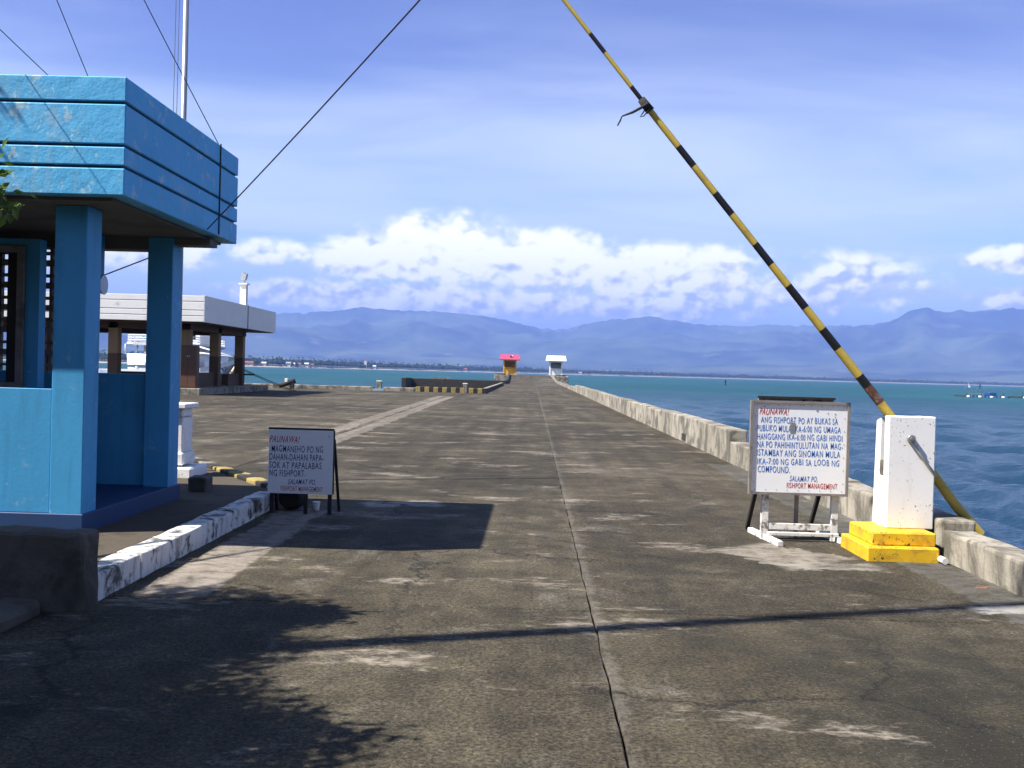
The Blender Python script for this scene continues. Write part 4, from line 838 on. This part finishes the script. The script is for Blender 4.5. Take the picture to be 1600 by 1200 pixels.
# ------------------------------------------------------------------ tree left of the road
def tree():
    m, t_, b = newmat('leaves'); rd = t_.noise(t_.pos(), 14, 2); c = t_.mix(t_.step(rd, .35, .65), (.045, .1, .02), (.14, .19, .035))
    t_.put(b.inputs['Base Color'], c); b.inputs['Roughness'].default_value = .5
    tr = t_.n.new('ShaderNodeBsdfTranslucent'); t_.put(tr.inputs[0], (.16, .26, .03)); mx = t_.n.new('ShaderNodeMixShader'); mx.inputs[0].default_value = .3
    t_.l.new(b.outputs[0], mx.inputs[1]); t_.l.new(tr.outputs[0], mx.inputs[2]); t_.l.new(mx.outputs[0], t_.n['Material Output'].inputs[0])
    base = Vector((-6.1, 4.95, 0)); t = thing('shade_tree', 'leafy tree left of the road reaching a branch toward the guardhouse', 'tree', base)
    lobes = [(-5.2, 5.2, 3.5, .62), (-6.2, 4.6, 4, 1.0), (-4.7, 4.75, 3.2, .5), (-6.0, 3.8, 4, .9), (-4.6, 3.75, 3.5, .6), (-3.4, 3.45, 2.95, .42), (-4.0, 3.6, 3.2, .45), (-3.95, 5.65, 2.85, .36), (-4.5, 5.5, 3.1, .5), (-3.6, 5.8, 2.7, .22),
             (-3.26, 5.86, 2.58, .1), (-3.46, 5.9, 2.62, .14), (-6.8, 5.2, 4, .8), (-6.4, 4.9, 5.2, .95), (-6.75, 7.72, 6.45, .3), (-5.4, 4.5, 4.3, .7), (-5.3, 3.3, 3.4, .6), (-5.7, 5.7, 3.0, .7), (-6.8, 3.9, 3.3, .9), (-5.0, 2.9, 4.0, .6)]
    fork = base + Vector((.1, 0, 1.9)); bm = bmesh.new()
    tube(bm, [base + Vector((0, 0, -.1)), base + Vector((.05, .03, .9)), fork], [.2, .16, .14], 12); trunk = obj('trunk', bm, BARK, t, True)
    for x, y, z, r in lobes:
        e = Vector((x, y, z)); mid = fork.lerp(e, .5) + Vector((0, 0, .12))
        T('limb', BARK, trunk, [fork - Vector((0, 0, .1)), mid, e], [.07, .04, .008], 7)
    rr = random.Random(11); V, F = [], []
    def leaf(p, s):
        d = Vector((rr.gauss(0, 1), rr.gauss(0, 1), rr.gauss(-.2, .7))).normalized(); n = d.orthogonal().normalized(); n.rotate(Matrix.Rotation(rr.uniform(0, 6.3), 3, d)); w = d.cross(n); o = len(V)
        V.extend([p, p + d * s * .45 + w * s * .26 + n * s * .07, p + d * s, p + d * s * .45 - w * s * .26 + n * s * .07]); F.append((o, o + 1, o + 2, o + 3))
    for x, y, z, r in lobes:
        for _ in range(int(90 * (r / .2) ** 1.9) + 25):                      # twigs: a short spray of leaves each
            u = Vector((rr.gauss(0, 1), rr.gauss(0, 1), rr.gauss(0, .8))).normalized() * r * rr.random() ** .5
            c = Vector((x, y, z)) + u; dd = (u.normalized() + Vector((rr.uniform(-.6, .6), rr.uniform(-.6, .6), rr.uniform(-.6, .4)))).normalized()
            for k in range(rr.randint(4, 7)): leaf(c + dd * k * .035 + Vector((rr.uniform(-.02, .02), rr.uniform(-.02, .02), 0)), rr.uniform(.06, .1))
    me = bpy.data.meshes.new('crown'); me.from_pydata(V, [], F); me.materials.append(m); o = bpy.data.objects.new('crown', me); C.objects.link(o); o.parent = t; o.matrix_parent_inverse = t.matrix_world.inverted()
tree()
# a few dry leaves on the concrete
def dry_leaf(x, y, s, rz, label):
    bm = bmesh.new(); pts = [(-1, 0, .02), (-.4, .32, .12), (.3, .3, .1), (1, .05, .16), (.3, -.28, .02), (-.4, -.3, .02)]
    v = [bm.verts.new((x + s * (a * math.cos(rz) - b_ * math.sin(rz)), y + s * (a * math.sin(rz) + b_ * math.cos(rz)), .001 + s * c)) for a, b_, c in pts]; cen = bm.verts.new((x, y, .001 + s * .02))
    for i in range(6): bm.faces.new((v[i], v[(i + 1) % 6], cen))
    tag(obj('dry_leaf', bm, mat('dry leaf', (.26, .09, .03), .7, .3, 60)), label, 'leaf')
dry_leaf(3.57, 8.1, .07, .2, 'orange dry leaf lying on the concrete near the low wall')

# ------------------------------------------------------------------ things out on the water
RB = mat('raft blue drum', (.015, .06, .2), .5, .2, 1); RT = mat('raft bamboo', (.3, .22, .13), .8, .3, 1)
def raft(px, dist, w, label, sd):
    rr = random.Random(sd); x = (px - 832) / 1600 * dist; y = dist; t = thing('fish_raft', label, 'raft', (x, y, -2))
    B('deck', TIMBER, t, (x - w / 2, x + w / 2, y - 4, y + 4, -1.95, -1.6))
    for k in range(int(w / 1.1)): a = x - w / 2 + .2 + k * 1.1; T('float_drum', RB if k % 3 else WHITE, t, [(a, y - 4.1, -1.95), (a + .85, y - 4.1, -1.95)], .36, 10)
    for k in range(6): a = x - w / 2 + 1 + k * (w - 2) / 5; T('stake', TIMBER, t, [(a, y - 2, -1.7), (a, y - 2, -.9 + rr.random() * .8)], .06, 5)
    B('tarpaulin', RB, t, (x + w * .08, x + w * .25, y - 2.5, y + 1, -1.63, -.55), bevel=.15); B('rail', RT, t, (x - w * .4, x - w * .05, y - 3, y - 2.85, -1.1, -.85))
    for a in (x - w * .38, x - w * .08): B('rail_post', RT, t, (a, a + .12, y - 2.99, y - 2.87, -1.65, -1.152))
raft(1528, 300, 12.5, 'low bamboo fish raft with blue drums and blue tarpaulin on the sea', 1); raft(1604, 306, 9, 'second bamboo fish raft moored beside the one with the large tarpaulin', 2)
def sailboat(px, dist, m, label):
    x = (px - 832) / 1600 * dist; y = dist; t = thing('small_boat', label, 'boat', (x, y, -2))
    bm = bmesh.new(); loft(bm, [[(x + a, y - w, -1.3), (x + a, y, -2.2), (x + a, y + w, -1.3)] for a, w in ((-3, .1), (-1.5, .7), (1.5, .7), (3, .1))]); obj('hull', bm, SHIPW, t)
    bm = bmesh.new(); v = [bm.verts.new(c) for c in ((x - .6, y, -1), (x + 1.9, y, -1), (x - .4, y, 3.2), (x - .6, y + .15, -1), (x + 1.9, y + .15, -1), (x - .4, y + .15, 3.2))]
    for f_ in ((0, 1, 2), (3, 4, 5), (0, 1, 4, 3), (1, 2, 5, 4), (2, 0, 3, 5)): bm.faces.new([v[i] for i in f_])
    obj('sail', bm, m, t); T('mast', TIMBER, t, [(x - .7, y, -1.5), (x - .5, y, 3.4)], .1, 6)
sailboat(1507, 900, SHIPW, 'tiny white sailed boat far out beyond the fish rafts'); sailboat(1525, 950, mat('teal sail', (.02, .12, .2), .7), 'tiny dark sailed boat far out beyond the fish rafts')
def marker():
    d = 480; x = (1132 - 832) / 1600 * d; t = thing('channel_marker', 'small dark channel marker standing alone in the water', 'marker', (x, d, -2))
    T('post', DARKW, t, [(x, d, -4), (x, d, -.3)], .28, 8); T('cap', DARKW, t, [(x, d, -.3), (x, d, .6)], [.5, .15], 8)
marker()

# ------------------------------------------------------------------ haze
def haze():
    m = bpy.data.materials.new('sea haze'); m.use_nodes = True; t = NT(m.node_tree); t.n.remove(t.n['Principled BSDF'])
    v = t.n.new('ShaderNodeVolumePrincipled'); v.inputs['Color'].default_value = HAZE; v.inputs['Density'].default_value = HAZED; v.inputs['Anisotropy'].default_value = .0
    t.l.new(v.outputs[0], t.n['Material Output'].inputs['Volume'])
    bm = bmesh.new(); box(bm, -20000, 20000, -2500, 20000, -6, 930); o = obj('haze', bm, m); o['kind'] = 'stuff'; tag(o, 'blue sea haze over the bay and mountains', 'haze')
HAZE = (.25, .4, 1.0, 1); HAZED = 1.15e-4
haze()
